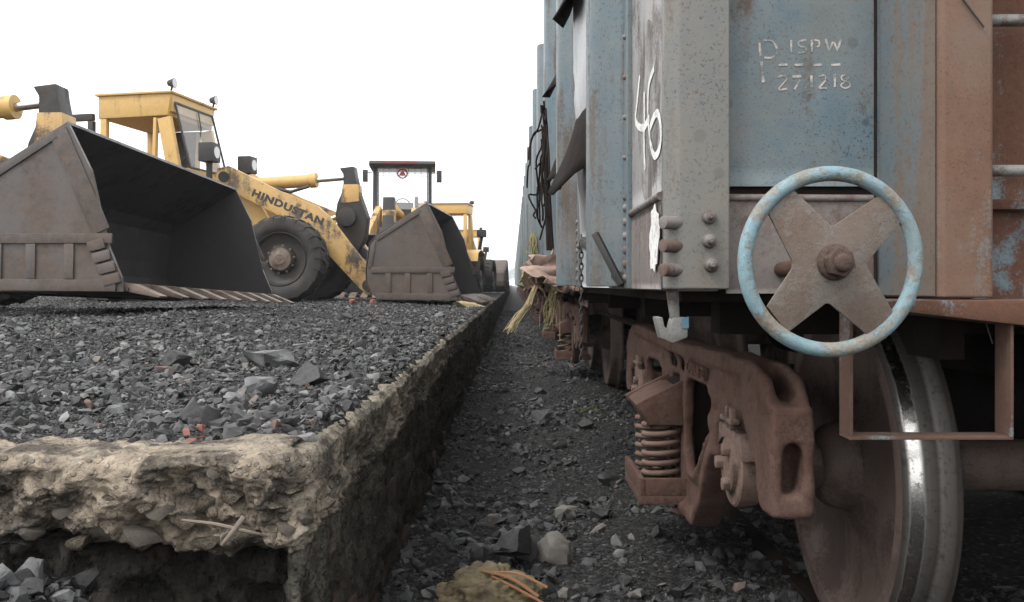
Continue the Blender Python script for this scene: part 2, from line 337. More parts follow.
def concrete():
    n = NT('crumbling coal stained concrete'); v = n.coord(obj=False); vs_ = n.coord((1, 1, .18), False)
    a = n.noise(v, 2.2, 7, .65); b = n.noise(v, 18, 7, .7); c = n.noise(v, 80, 4, .7); d = n.noise(v, 6, 6, .7, .6); s = n.noise(vs_, 16, 6, .65)
    col = n.mix(n.ramp(b, [(.3, 0), (.7, 1)]), (.23, .188, .143), (.47, .395, .305))
    col = n.mix(n.ramp(a, [(.45, 0), (.7, .6)]), col, (.17, .14, .105))
    col = n.mix(n.ramp(d, [(.45, 0), (.58, .9)]), col, (.06, .052, .046))  # dark blotches paint the shade of cavities in the rubble face
    col = n.mix(n.ramp(n.voro(v, 14, 'F1', 'Distance'), [(.12, .55), (.3, 0)]), col, (.20, .18, .16))
    ag = n.node('SeparateColor'); n.L(n.voro(v, 60, 'F1', 'Color'), ag.inputs[0]); am = n.ramp(n.voro(v, 60, 'F1', 'Distance'), [(.25, 1), (.42, 0)])
    col = n.mix(n.math('MULTIPLY', am, n.ramp(ag.outputs[0], [(.62, 0), (.66, .8)])), col, n.mix(ag.outputs[1], (.09, .085, .08), (.36, .32, .27)))
    # dark tone by attribute: coal dirt down the wall, plus the whole front recess
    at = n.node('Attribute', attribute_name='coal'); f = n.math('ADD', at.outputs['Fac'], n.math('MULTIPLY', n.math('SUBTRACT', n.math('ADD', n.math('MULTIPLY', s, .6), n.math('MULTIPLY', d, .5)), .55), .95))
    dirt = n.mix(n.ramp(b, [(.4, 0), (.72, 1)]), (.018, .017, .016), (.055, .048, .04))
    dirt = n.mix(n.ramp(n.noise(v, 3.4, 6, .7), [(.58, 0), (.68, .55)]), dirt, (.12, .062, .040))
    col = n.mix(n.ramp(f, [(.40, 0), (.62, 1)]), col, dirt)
    at2 = n.node('Attribute', attribute_name='moss')
    col = n.mix(n.math('MULTIPLY', n.ramp(n.math('ADD', n.math('MULTIPLY', s, .6), n.math('MULTIPLY', c, .4)), [(.42, 0), (.6, .85)]), at2.outputs['Fac']), col, (.215, .20, .16))
    h = n.math('ADD', n.math('MULTIPLY', b, 1.0), n.math('ADD', n.math('MULTIPLY', c, .45), n.math('MULTIPLY', s, .5)))
    h = n.math('ADD', h, n.math('MULTIPLY', am, .25)); n.bump(h, 1., .02); return n.set(Base_Color=col, Roughness=.92, Specular_IOR_Level=.12)
M['concrete'] = concrete()
def simple(name, c1, c2, scale=8., rough=.85, bump=.4, dist=.006):
    n = NT(name); v = n.coord(); a = n.noise(v, scale, 6, .65)
    n.bump(n.noise(v, scale * 6, 5, .7), bump, dist); return n.set(Base_Color=n.mix(n.ramp(a, [(.35, 0), (.65, 1)]), c1, c2), Roughness=rough)
M['stone_face'] = simple('rubble stone', (.20, .165, .125), (.085, .078, .072), 12, .9, .8, .012)
M['brick'] = simple('coal stained brick', (.06, .028, .021), (.014, .012, .011), 4, .9, .7, .01)
M['sack'] = simple('jute sack', (.23, .18, .10), (.08, .065, .045), 14, .9, .8, .01)
M['rag'] = simple('dirty pink cloth', (.48, .37, .31), (.30, .19, .145), 12)
M['rag2'] = simple('tan cloth', (.40, .31, .19), (.27, .19, .12), 8)
M['straw'] = simple('yellow straw', (.36, .32, .14), (.25, .22, .11), 20)
M['rope'] = simple('pale straw rope', (.42, .34, .19), (.30, .24, .13), 20)
M['wood'] = simple('weathered wood', (.20, .165, .13), (.12, .095, .075), 15)
M['leaf'] = simple('far foliage', (.05, .075, .035), (.035, .055, .03), .4)
M['bark'] = simple('bark', (.10, .08, .06), (.07, .055, .045), 2)
M['grass'] = simple('grass blade', (.12, .17, .03), (.16, .20, .05), 9)
# ------------------------------------------------------------------ ground heights
XE, YF = -.42, 1.90          # platform edge beside the track, platform front
def fz(x, y, s, o=4): return mn.fractal(Vector((x * s, y * s, 3.7)), 1., 2., o)
def z_plat(x, y):
    a = .10 * smooth01((-x - .55) / 2.0) * smooth01((y - 2.2) / 3.8)
    return CZ - .335 + a * (1 - .5 * smooth01((y - 8) / 4))
def z_top(x, y):
    k = smooth01((y - YF - .05) / .5) * smooth01((XE - x) / .4)
    return z_plat(x, y) - .035 * (1 - smooth01((y - YF - .12) / .15) * smooth01((XE - x) / .07)) + (.022 * fz(x, y, 1.7) + .012 * fz(x, y, 6)) * (.3 + .7 * k)
def z_bed(x, y):
    z = CZ - 1.10 + .022 * fz(x, y, 1.3) + .010 * fz(x, y, 6)
    z += .05 * smooth01((x - .1) / .7) * (1 - smooth01((x - 1.0) / .3))
    z += .05 * smooth01((-.05 - x) / .35)
    k = smooth01((-.52 - x) / .42) * (1 - smooth01((y - 2.3) / .3))
    z += 3.2 * smooth01((x - 4.2) / 5.0)  # unseen coal bank added to keep sky light from under the wagon
    return z + .44 * k + .03 * k * fz(x, y, 4)
def grid_sheet(name, xs, ys, zf, mat):
    nx, ny = len(xs), len(ys)
    V = [(x, y, zf(x, y)) for y in ys for x in xs]
    i = np.arange(nx * ny).reshape(ny, nx)
    T = np.stack([i[:-1, :-1], i[:-1, 1:], i[1:, 1:], i[1:, :-1]], -1).reshape(-1, 4)
    return mesh_np(name, V, T, mat, smooth=True)
def spaced(a, b, d0, g):
    out = [a]; d = d0
    while abs(out[-1] - a) < abs(b - a):
        out.append(out[-1] + math.copysign(d, b - a)); d *= g
    return out
xs = sorted(set(spaced(-.1, -900, .03, 1.06)[1:] + spaced(-.1, 900, .03, 1.05)))
ys = sorted(set(spaced(1.5, -30, .06, 1.2)[1:] + spaced(1.5, 1500, .03, 1.022)))
tag(grid_sheet('ground', xs, ys, z_bed, M['bed']), kind='structure')
xs = spaced(XE - .015, -120, .02, 1.035)
ys = spaced(YF + .10, 1400, .02, 1.022)
tag(grid_sheet('coal_layer', xs, ys, z_top, M['bed_top']), kind='structure')
# ------------------------------------------------------------------ loading platform: crumbling slab over a recessed wall
path = []
for x in spaced(XE - .05, -4.2, .005, 1.0045)[::-1]: path.append((x, YF, 0, -1))
for k in range(1, 7):
    a = -math.pi / 2 + k * math.pi / 14; path.append((XE - .05 + .05 * math.cos(a), YF + .05 + .05 * math.sin(a), math.cos(a), math.sin(a)))
for y in spaced(YF + .05, 120, .007, 1.0105): path.append((XE, y, 1, 0))
prof = []
def seg(a, b, n):
    for k in range(n): prof.append((a[0] + (b[0] - a[0]) * k / n, a[1] + (b[1] - a[1]) * k / n))
seg((-.50, -.36), (-.16, -.347), 6); seg((-.16, -.347), (-.02, -.352), 16); seg((-.02, -.352), (.0, -.372), 5)
seg((.0, -.372), (.0, -.52), 34); seg((.0, -.52), (-.05, -.545), 12); seg((-.05, -.545), (-1., -.56), 8); seg((-1., -.56), (-1., -1.25), 46); prof.append((-1., -1.25))
V = []; darkA = []; mossA = []
NPF = len(prof)
for (x, y, nx, ny) in path:
    side = max(nx, 0.)
    rec = (.0 + .10 * smooth01((x + .90) / .2)) * (1 - side) + .025 * side
    s_ = x if nx < .5 else y + 5
    brk = .05 * mn.fractal(Vector((s_ * 1.3, 1.1, 2.)), 1., 2., 4)           # wandering broken edge
    under = .05 * mn.fractal(Vector((s_ * 2.4, 7.1, 2.)), 1., 2., 3)
    for (o, z) in prof:
        deep = o < -.5 and z < -.5
        oo = o
        if deep: oo = -rec
        if side > .5 and not deep: oo = max(oo, -.025) if z < -.45 else oo
        low = smooth01((-.34 - z) / .12)
        zz = z + (under * smooth01((-.4 - z) / .08) * (1 - smooth01((-.55 - z) / .1)) if not deep else under * (1 - smooth01((-.6 - z) / .2)))
        q = Vector((x * 1.0, y, z * 1.2))
        rough = .036 * mn.fractal(q * 4.5, .9, 2., 5) + .030 * mn.fractal(q * 13, .7, 2., 6)
        rid = (1 - abs(mn.noise(q * 7.5))) ** 3
        rough -= .034 * rid * (1 - side * .6) * low; rough += .012 * mn.fractal(q * 38 + Vector((1, 5, 3)), .6, 2.1, 4) * low
        oo += brk * (1 - .4 * side) * smooth01((oo + .25) / .2) + rough * (.35 + .65 * low) * (1.2 if not deep else 1.3) * (1 - .55 * side)
        zz += .012 * mn.fractal(q * 8 + Vector((9, 2, 1)), .9, 2., 4) + .008 * mn.fractal(q * 24 + Vector((2, 4, 1)), .9, 2., 3)
        V.append((x + nx * oo, y + ny * oo, CZ + zz))
        if deep: ca = .80 if side < .5 else .62 + .3 * smooth01((-.6 - z) / .2) + .2 * smooth01((y - 3) / 3)  # front recess evenly dark, side wall darker towards its foot
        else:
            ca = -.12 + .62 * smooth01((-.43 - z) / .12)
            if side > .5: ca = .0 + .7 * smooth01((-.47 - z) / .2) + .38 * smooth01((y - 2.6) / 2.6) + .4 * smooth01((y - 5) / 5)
        darkA.append(ca); mossA.append(side * (1 - .75 * smooth01((-.46 - z) / .4)) * .95)
i = np.arange(len(V)).reshape(len(path), NPF)
T = np.stack([i[:-1, :-1], i[:-1, 1:], i[1:, 1:], i[1:, :-1]], -1).reshape(-1, 4)
plat = mesh_np('loading_platform', V, T, M['concrete'], smooth=True); tag(plat, kind='structure')
for nm, A in (('coal', darkA), ('moss', mossA)):
    at = plat.data.attributes.new(nm, 'FLOAT', 'POINT'); at.data.foreach_set('value', A)
# ------------------------------------------------------------------ rocks
def hull_rock(seed, n=12, flat=.6, long=1.):
    r = random.Random(seed); bm = bmesh.new()
    for _ in range(n):
        v = Vector((r.gauss(0, 1), r.gauss(0, 1), r.gauss(0, 1))).normalized() * (.75 + .35 * r.random())
        bm.verts.new((v.x * long, v.y, v.z * flat))
    h = bmesh.ops.convex_hull(bm, input=bm.verts)
    bmesh.ops.delete(bm, geom=list({g for g in h['geom_interior'] + h['geom_unused'] if isinstance(g, bmesh.types.BMVert)}), context='VERTS')
    bmesh.ops.triangulate(bm, faces=bm.faces)
    return bm
TPL = []
for k in range(28):
    bm = hull_rock(100 + k, 8 + k % 2 if k < 16 else 17 + k % 4, [.5, .7, .85][k % 3], [1.3, 1.05, 1.15][k % 3])
    bm.verts.index_update(); TPL.append((np.array([v.co[:] for v in bm.verts], np.float32), np.array([[v.index for v in f.verts] for f in bm.faces], np.int32))); bm.free()
def scatter(name, pts, mat, label, cat, seed):
    """pts: (x, y, z, size)"""
    g = np.random.default_rng(seed); pts = np.asarray(pts, np.float32); n = len(pts); which = np.where(pts[:, 3] > .0085, g.integers(16, 28, n), g.integers(0, 16, n))
    VV, TT, base = [], [], 0
    for k, (tv, tf) in enumerate(TPL):
        p = pts[which == k]; m = len(p)
        if not m: continue
        az = g.uniform(0, 2 * np.pi, m); tx = g.normal(0, .45, m); ty = g.normal(0, .45, m)
        ca, sa = np.cos(az), np.sin(az); cx, sx = np.cos(tx), np.sin(tx); cy, sy = np.cos(ty), np.sin(ty)
        Z0 = np.zeros(m); O = np.ones(m)
        Rz = np.stack([ca, -sa, Z0, sa, ca, Z0, Z0, Z0, O], -1).reshape(m, 3, 3)
        Rx = np.stack([O, Z0, Z0, Z0, cx, -sx, Z0, sx, cx], -1).reshape(m, 3, 3)
        Ry = np.stack([cy, Z0, sy, Z0, O, Z0, -sy, Z0, cy], -1).reshape(m, 3, 3)
        Rm = Rx @ Ry @ Rz
        sc3 = p[:, 3:4] * g.uniform(.7, 1.3, (m, 3))
        v = np.einsum('mij,mvj->mvi', Rm, tv[None] * sc3[:, None, :]) + p[:, None, :3]
        VV.append(v.reshape(-1, 3)); TT.append((tf[None] + (np.arange(m) * len(tv))[:, None, None] + base).reshape(-1, 3)); base += m * len(tv)
    o = mesh_np(name, np.concatenate(VV), np.concatenate(TT), mat)
    return tag(o, label, cat, kind='stuff')
g = np.random.default_rng(3)
pts = []
N = 105000
yy = 2.0 * (26 / 2.0) ** g.random(N); u = g.random(N); sz = .0031 * (1 + g.pareto(2.0, N))
for k in range(N):
    y = yy[k]; x = XE - .03 - u[k] * (.62 * y + .2); s = min(sz[k] * (y / 2.4) ** .42, .024)
    if XE - x < .05 and rnd.random() < .5: continue
    if y < YF + .16 + .03 * math.sin(x * 9) and rnd.random() < .93: continue
    if fz(x + 9, y, .9, 3) > .12 and s > .005 * (y / 2.4) ** .5 and rnd.random() < .75: s *= .45
    pts.append((x, y, z_top(x, y) + s * .15, s))
scatter('coal_gravel', pts, M['coal_top'], 'loose broken coal and slate chips spread over the raised platform', 'coal', 1)
pts = []
N = 70000
yy = 1.9 * (40 / 1.9) ** g.random(N); u = g.random(N); sz = .0024 * (1 + g.pareto(1.75, N))
for k in range(N):
    y = yy[k]; x = -.44 + u[k] ** 1.15 * 2.3; s = min(sz[k] * (y / 2.6) ** .7, .034)
    if fz(x + 3, y, 1.4, 3) > .05 and s > .004: s *= .5
    pts.append((x, y, z_bed(x, y) + s * .15, s))
for k in range(5200):
    y = rnd.uniform(1.0, 2.0); x = rnd.uniform(-1.7, -.46); s = min(.0045 * (1 + g.pareto(1.8)), .03)
    pts.append((x, y, z_bed(x, y) + s * .15, s))
scatter('coal_gravel', pts, M['coal'], 'coal dust and small coal pieces on the sunken track bed', 'coal', 2)
def on(px, py, zf, d0=1., d1=40.):
    d = d0
    while d < d1:
        p = P(px, py, d)
        if p.z <= zf(p.x, p.y): return p
        d *= 1.003
    return P(px, py, d1)
def rock(name, px, py, wpx, hpx, mat, label, cat, zf, seed, group=None, rot=None, bury=.3, n=16, layers=False):
    p = on(px, py + hpx * .35, zf); s = p.y / F
    wd, ht = wpx * s, hpx * s
    bm = hull_rock(seed, n, 1., 1.); r = random.Random(seed)
    bmesh.ops.subdivide_edges(bm, edges=bm.edges, cuts=3 if wpx > 24 else 2, use_grid_fill=True)
    for v in bm.verts:
        v.co += v.co.normalized() * (.045 * mn.fractal(v.co * 6 + Vector((seed, 3, 1)), .8, 2, 3))
        q = v.co * 2.3 + Vector((seed, 0, 0))
        v.co += v.co.normalized() * (.07 * mn.fractal(q, 1, 2, 3) - .05 * (1 - abs(mn.noise(q * 1.7))) ** 4)
        if layers: v.co.x += .07 * math.floor(v.co.z * 5 + v.co.x * .6) % .13
        v.co = Vector((v.co.x * wd / 2, v.co.y * wd * .42, v.co.z * ht * .55))
    me = bpy.data.meshes.new(name); bm.to_mesh(me); bm.free(); me.materials.append(mat)
    me.polygons.foreach_set('use_smooth', [True] * len(me.polygons)); me.set_sharp_from_angle(angle=R(32))
    o = bpy.data.objects.new(name, me); COL.objects.link(o)
    o.location = (p.x, p.y, zf(p.x, p.y) + ht * (.5 - bury)); o.rotation_euler = rot or (r.uniform(-.2, .2), r.uniform(-.2, .2), r.uniform(-.4, .4))
    return tag(o, label, cat, group)
T_, B_ = z_top, z_bed
rock('coal_lump', 176, 358, 32, 28, M['coal_big'], 'dark blocky coal lump on the platform above a reddish brown stone', 'coal lump', T_, 11)
rock('stone', 163, 368, 22, 12, M['stone_brown'], 'small reddish brown stone beside a dark coal lump on the platform', 'stone', T_, 12)
rock('slate_slab', 268, 356, 62, 26, M['slate'], 'largest pale grey slate slab lying on the platform coal', 'slab', T_, 13, n=12)
rock('slate_slab', 262, 384, 46, 30, M['slate'], 'grey slate slab just in front of the largest pale slab', 'slab', T_, 14, n=11)
rock('slate_slab', 303, 374, 52, 30, M['coal_big'], 'dark grey slab to the right of the largest pale slab', 'slab', T_, 15, n=12)
rock('coal_lump', 192, 412, 34, 36, M['coal_big'], 'upright coal lump behind the red brick fragments near the platform rim', 'coal lump', T_, 16)
rock('coal_lump', 210, 416, 22, 30, M['coal_big'], 'narrow coal lump leaning against a bigger one by the red brick fragments', 'coal lump', T_, 17)
rock('coal_lump', 262, 413, 30, 15, M['coal_big'], 'flat dark coal lump close to the platform corner rim', 'coal lump', T_, 18)
rock('slate_slab', 233, 396, 24, 10, M['slate'], 'thin pale slate flake between the upright coal lump and the slabs', 'slab', T_, 19)
rock('slate_slab', 232, 430, 24, 20, M['slate'], 'square grey slate piece at the rim beside the red brick fragments', 'slab', T_, 20)
rock('stone', 276, 425, 17, 12, M['stone_brown'], 'tan brown stone at the platform rim near its corner', 'stone', T_, 21)
rock('slate_slab', 95, 391, 20, 12, M['slate'], 'pale slate chip standing alone on the left of the platform coal', 'slab', T_, 22)
for k, (px, py, a, b) in enumerate([(188, 431, 14, 9), (201, 427, 12, 10), (189, 441, 18, 8), (203, 437, 10, 8)]):
    rock('brick_fragment', px, py, a, b, M['brick_red'], ['orange red brick fragment at the back left of a small red pile', 'orange red brick fragment at the top right of a small red pile', 'widest orange red brick fragment at the front of a small red pile', 'small orange red brick fragment at the front right of a small red pile'][k], 'brick fragment', T_, 30 + k, 'red brick fragments at the platform rim', n=12)
lump_pts = [(20, 330, 14, 9), (58, 348, 15, 9), (120, 336, 15, 9), (90, 372, 16, 10), (45, 400, 18, 11), (20, 420, 17, 11), (118, 410, 18, 12), (140, 392, 16, 10), (150, 425, 18, 11), (330, 395, 20, 14), (345, 375, 18, 12), (360, 345, 20, 14), (372, 330, 18, 11), (392, 350, 18, 12), (330, 340, 18, 10), (300, 345, 20, 10), (345, 315, 20, 11), (420, 330, 16, 10), (230, 340, 18, 9), (205, 325, 14, 8), (70, 428, 16, 10), (318, 415, 17, 11), (230, 360, 15, 9), (365, 368, 16, 10), (440, 315, 14, 8), (305, 325, 15, 8)]
for k, (px, py, a, b) in enumerate(lump_pts):
    rock('coal_lump', px, py, a, b, M['coal_big'] if k % 3 else M['slate'], 'fist sized coal lump scattered among the chips on the platform', 'coal lump', T_, 50 + k, 'fist sized coal lumps on the platform', n=11)
rock('coal_boulder', 512, 548, 46, 58, M['coal_big'], 'largest coal boulder on the track bed, layered and leaning', 'boulder', B_, 81, rot=(.2, .75, .3), n=14, layers=True, bury=.2)
rock('coal_boulder', 530, 545, 36, 44, M['coal_big'], 'layered coal slab leaning on the largest boulder of the track bed', 'boulder', B_, 82, rot=(.1, .9, .1), n=13, layers=True, bury=.2)
rock('coal_boulder', 480, 552, 34, 28, M['coal_big'], 'rounded grey coal boulder left of the leaning layered boulder', 'boulder', B_, 83)
rock('stone', 556, 548, 40, 42, M['stone_pale'], 'pale crusted stone right of the leaning layered boulder', 'stone', B_, 84, n=22)
rock('stone', 464, 571, 20, 10, M['stone_brown'], 'flat brown stone just above the jute sack', 'stone', B_, 85)
rock('stone', 567, 510, 26, 20, M['stone_pale'], 'whitish crumbly stone behind the pale crusted stone on the track bed', 'stone', B_, 86, n=20)
rock('coal_boulder', 607, 476, 28, 22, M['coal_big'], 'black boulder on the track bed left of the spring plate', 'boulder', B_, 87)
rock('coal_boulder', 540, 415, 36, 14, M['coal_big'], 'wide flat boulder in the middle of the track bed', 'boulder', B_, 88)
rock('coal_boulder', 588, 424, 22, 16, M['coal_big'], 'dark boulder beside the grass tuft on the track bed', 'boulder', B_, 89)
rock('coal_boulder', 600, 512, 26, 20, M['coal_big'], 'angular coal lump between the pale stone and the bogie', 'boulder', B_, 90)
rock('coal_boulder', 617, 540, 17, 15, M['slate'], 'grey lump upper of two small lumps under the bogie', 'boulder', B_, 91)
rock('coal_boulder', 620, 552, 15, 13, M['slate'], 'grey lump lower of two small lumps under the bogie', 'boulder', B_, 92)
rock('stone', 565, 592, 18, 16, M['stone_pale'], 'pale angular stone at the bottom right of the jute sack', 'stone', B_, 93)
rock('stone', 637, 594, 24, 12, M['stone_pale'], 'flat pale stone at the bottom edge far right of the sack', 'stone', B_, 94)
rock('coal_boulder', 440, 520, 16, 20, M['coal_big'], 'upright coal piece at the foot of the platform wall', 'boulder', B_, 95)
rock('coal_boulder', 545, 588, 22, 22, M['coal_big'], 'dark coal piece between the sack and a pale stone', 'boulder', B_, 96)
rock('coal_boulder', 30, 570, 44, 34, M['slate'], 'large smooth grey boulder on the heap below the platform front', 'boulder', B_, 97, n=20)
rock('coal_boulder', 4, 575, 40, 30, M['slate'], 'grey boulder at the left edge on the heap below the platform front', 'boulder', B_, 98, n=20)
rock('coal_boulder', 62, 596, 36, 18, M['slate'], 'low grey boulder in front of the heap below the platform front', 'boulder', B_, 99, n=20)
for k, (px, py, a, b) in enumerate([(520, 345, 16, 7), (555, 372, 20, 9), (500, 430, 18, 12), (470, 470, 20, 14), (520, 470, 18, 12), (560, 445, 18, 12), (450, 545, 20, 16), (640, 500, 20, 15), (660, 530, 22, 16), (690, 560, 20, 15), (590, 560, 20, 15), (720, 585, 22, 16), (540, 390, 16, 10), (505, 390, 14, 8), (460, 500, 16, 13), (625, 580, 20, 14)]):
    rock('coal_lump', px, py, a, b, M['coal_big'], 'small coal lump lying in the dust of the track bed', 'coal lump', B_, 120 + k, 'small coal lumps on the track bed', n=11)
# stones and bricks that show in the platform
r_ = random.Random(5)
stones = []
for k in range(7):
    bm = hull_rock(200 + k, 20, .85, 1.2); bmesh.ops.subdivide_edges(bm, edges=bm.edges, cuts=1, use_grid_fill=True)
    for v in bm.verts: v.co += v.co.normalized() * .10 * mn.fractal(v.co * 2 + Vector((k * 3, 0, 0)), 1, 2, 3)
    me = bpy.data.meshes.new('stone'); bm.to_mesh(me); bm.free(); me.materials.append(M['stone_face'] if k % 3 == 0 else M['concrete']); me.polygons.foreach_set('use_smooth', [True] * len(me.polygons)); me.set_sharp_from_angle(angle=R(38)); stones.append(me)
st_px = [(40, 495, 26, 14), (95, 530, 30, 18), (60, 515, 24, 15), (110, 500, 22, 14), (145, 510, 24, 14), (135, 538, 44, 20), (75, 545, 30, 16), (155, 515, 30, 18), (120, 480, 26, 12), (185, 525, 26, 15), (200, 505, 24, 14), (230, 500, 28, 18), (255, 485, 26, 16), (275, 505, 24, 14), (262, 520, 22, 12), (290, 490, 22, 18), (240, 535, 30, 14), (180, 490, 22, 14), (215, 475, 20, 12), (20, 535, 30, 18), (300, 520, 20, 16), (160, 478, 20, 10), (285, 530, 26, 12), (70, 480, 22, 12), (205, 545, 30, 14), (325, 505, 12, 14)]
for px, py, a, b in st_px:
    p = P(px, py, YF - .003); o = bpy.data.objects.new('stone', r_.choice(stones)); COL.objects.link(o); o.parent = plat
    o.location = (p.x, YF + .02 + r_.uniform(-.01, .01), p.z); s = YF / F
    o.scale = (a * s / 2.1, .034, b * s / 1.6); o.rotation_euler = (0, r_.uniform(-.3, .3), r_.uniform(-.2, .2))
bm_ = MB().box((0, 0, 0), (.09, .225, .068)); bo = bm_.build('brick', M['brick'], plat, bevel=.006)
bmesh_me = bo.data; first = True
for row in range(6):
    for c in range(16):
        y = 2.25 + c * .243 + (row % 2) * .12; z = CZ - .66 - row * .078
        if r_.random() < .72 or (row < 2 and c < 3): continue
        o = bo if first else bpy.data.objects.new('brick', bmesh_me)
        if not first: COL.objects.link(o); o.parent = plat
        first = False
        o.location = (XE - .064 + r_.uniform(-.012, .014), y, z); o.rotation_euler = (r_.uniform(-.05, .05), r_.uniform(-.06, .06), r_.uniform(-.06, .06))
# ------------------------------------------------------------------ rails
TC = 1.887
rp = [(-.068, -.156), (.068, -.156), (.068, -.14), (.012, -.12), (.009, -.045), (.033, -.032), (.035, -.006), (.028, 0), (-.028, 0), (-.035, -.006), (-.033, -.032), (-.009, -.045), (-.012, -.12), (-.068, -.14)]
for sx, lb in ((-1, 'steel rail under the wheels on the platform side'), (1, 'steel rail under the far wheels, away from the platform')):
    tag(MB().prism([(TC + sx * .875 + a, b - .002) for a, b in rp], 'y', -8, 260).build('rail', M['dark'], smooth=40), lb, 'rail')
#NEXT
# ------------------------------------------------------------------ goods wagons
WL, ZT = 10.1, 3.44                     # body length, top of the sides (above the rail)
XB = -1.537                             # body side on the platform side
STY = [.86, .86 + (WL - 1.72) * .25, WL / 2, WL - .86 - (WL - 1.72) * .25, WL - .86]
def holed(outer, holes, a, b):
    """plate in the (y, z) plane with holes, thick from x=a to x=b"""
    bm = bmesh.new(); es = []
    for lp in [outer] + holes:
        vs_ = [bm.verts.new((a, p[0], p[1])) for p in lp]
        es += [bm.edges.new((vs_[i], vs_[(i + 1) % len(vs_)])) for i in range(len(vs_))]
    bmesh.ops.triangle_fill(bm, use_beauty=True, use_dissolve=False, edges=es)
    ext = bmesh.ops.extrude_face_region(bm, geom=list(bm.faces))
    for v in [v for v in ext['geom'] if isinstance(v, bmesh.types.BMVert)]: v.co.x = b
    bmesh.ops.recalc_face_normals(bm, faces=bm.faces)
    bm.verts.index_update()
    V = [v.co[:] for v in bm.verts]; Fs = [[v.index for v in f.verts] for f in bm.faces]; bm.free()
    return V, Fs
def rc(cy, cz, hy, hz, n=6, r=.35):
    """rounded rectangle loop"""
    out = []; rr = min(hy, hz) * r
    for k, (sy, sz) in enumerate(((1, 1), (-1, 1), (-1, -1), (1, -1))):
        for j in range(n + 1):
            a = (k + j / n) * math.pi / 2; out.append((cy + sy * (hy - rr) + rr * math.cos(a), cz + sz * (hz - rr) + rr * math.sin(a)))
    return out
# bogie in its own frame: x from the track centre, y from the bogie centre, z above rail. AX axle height
AX = .504
def c2(z): return CZ + z
FX0, FX1 = -1.237, -1.152               # outer and inner face of the side frame
def mirror(pts): return [(-p[0], p[1]) for p in pts][::-1]
def frame_mesh(mb, s):
    """cast side frame; s = -1 platform side"""
    right = [(0, c2(-.235)), (.45, c2(-.222)), (1.0, c2(-.21)), (1.24, c2(-.215)), (1.25, c2(-.47)), (1.17, c2(-.425)), (.83, c2(-.425)), (.78, c2(-.47)), (.74, c2(-.56)), (.60, c2(-.72)), (.46, c2(-.845)), (.20, c2(-.855)), (0, c2(-.855))]
    outer = right + [(-p[0], p[1]) for p in right[::-1]][1:-1]
    tri = [(.27, c2(-.365)), (.36, c2(-.335)), (.66, c2(-.335)), (.75, c2(-.37)), (.74, c2(-.46)), (.44, c2(-.69)), (.32, c2(-.70)), (.26, c2(-.60))]
    win = [(-.08, c2(-.36)), (.08, c2(-.36)), (.08, c2(-.76)), (-.08, c2(-.76))]
    eye1 = [(-.18, c2(-.282)), (-.07, c2(-.278)), (-.05, c2(-.335)), (-.18, c2(-.335))]
    eye2 = [(.0, c2(-.275)), (.17, c2(-.285)), (.19, c2(-.335)), (.0, c2(-.335))]
    V, Fs = holed(outer, [tri, mirror(tri), win, eye1, eye2], FX0 + .008, FX0 + .036)
    def rim(loop, wd, x0=FX0 - .006, x1=FX0 + .034):
        m = len(loop)
        for i in range(m):
            a, b = loop[i], loop[(i + 1) % m]; mb.bar(((x0 + x1) / 2, a[0], a[1]), ((x0 + x1) / 2, b[0], b[1]), wd, abs(x1 - x0), up=(1, 0, 0))
    mb.add(V, Fs)
    rim(tri, .022); rim(mirror(tri), .022)
    top = [(-1.22, c2(-.232)), (-1.0, c2(-.232)), (0, c2(-.25)), (1.0, c2(-.232)), (1.22, c2(-.232))]
    for a, b in zip(top[:-1], top[1:]):
        mb.bar(((FX0 + FX1) / 2, a[0], a[1]), ((FX0 + FX1) / 2, b[0], b[1]),   .05, FX1 - FX0 + .012, up=(1, 0, 0))
    bot = [(-.78, c2(-.50)), (-.58, c2(-.73)), (-.45, c2(-.84)), (-.2, c2(-.845)), (.2, c2(-.845)), (.45, c2(-.84)), (.58, c2(-.73)), (.78, c2(-.50))]
    for a, b in zip(bot[:-1], bot[1:]):
        mb.bar(((FX0 + FX1) / 2 - .01, a[0], a[1]), ((FX0 + FX1) / 2 - .01, b[0], b[1]), .045, FX1 - FX0 + .02, up=(1, 0, 0))
    web = [(1.15, c2(-.208)), (1.28, c2(-.215)), (1.37, c2(-.24)), (1.44, c2(-.30)), (1.47, c2(-.39)), (1.46, c2(-.585)), (1.345, c2(-.585)), (1.30, c2(-.47)), (1.20, c2(-.415))]
    for e in (-1, 1):       # pedestal legs: two webs with an open shoulder above and a slot below
        wl = [(e * a, b) for a, b in web]
        for xx in (FX0 - .012, FX1 - .014): mb.prism(wl, 'x', xx, xx + .031)
        mb.bx((FX0 - .01, e * 1.27, c2(-.395)), (FX1 + .015, e * 1.468, c2(-.30)))
        mb.bx((FX0 - .01, e * 1.345, c2(-.587)), (FX1 + .015, e * 1.462, c2(-.525)))
        mb.bx((FX0 + .0, e * 1.32, c2(-.57)), (FX1, e * 1.37, c2(-.33)))
        mb.bx((FX0 - .012, e * .74, c2(-.55)), (FX1, e * .82, c2(-.42)))
        mb.frus((FX0 - .02, e * .76, c2(-.44)), (FX0 + .03, e * .76, c2(-.44)), .03, .035, 10)
        for yb_, zb_ in ((.30, -.30), (.86, -.30), (.95, -.34)): mb.frus((FX0 - .004, e * yb_, c2(zb_)), (FX0 + .03, e * yb_, c2(zb_)), .018, .024, 8)
    if s > 0: mb.v = [(-x, y, z) for x, y, z in mb.v]; mb.f = [f[::-1] for f in mb.f]
    return mb
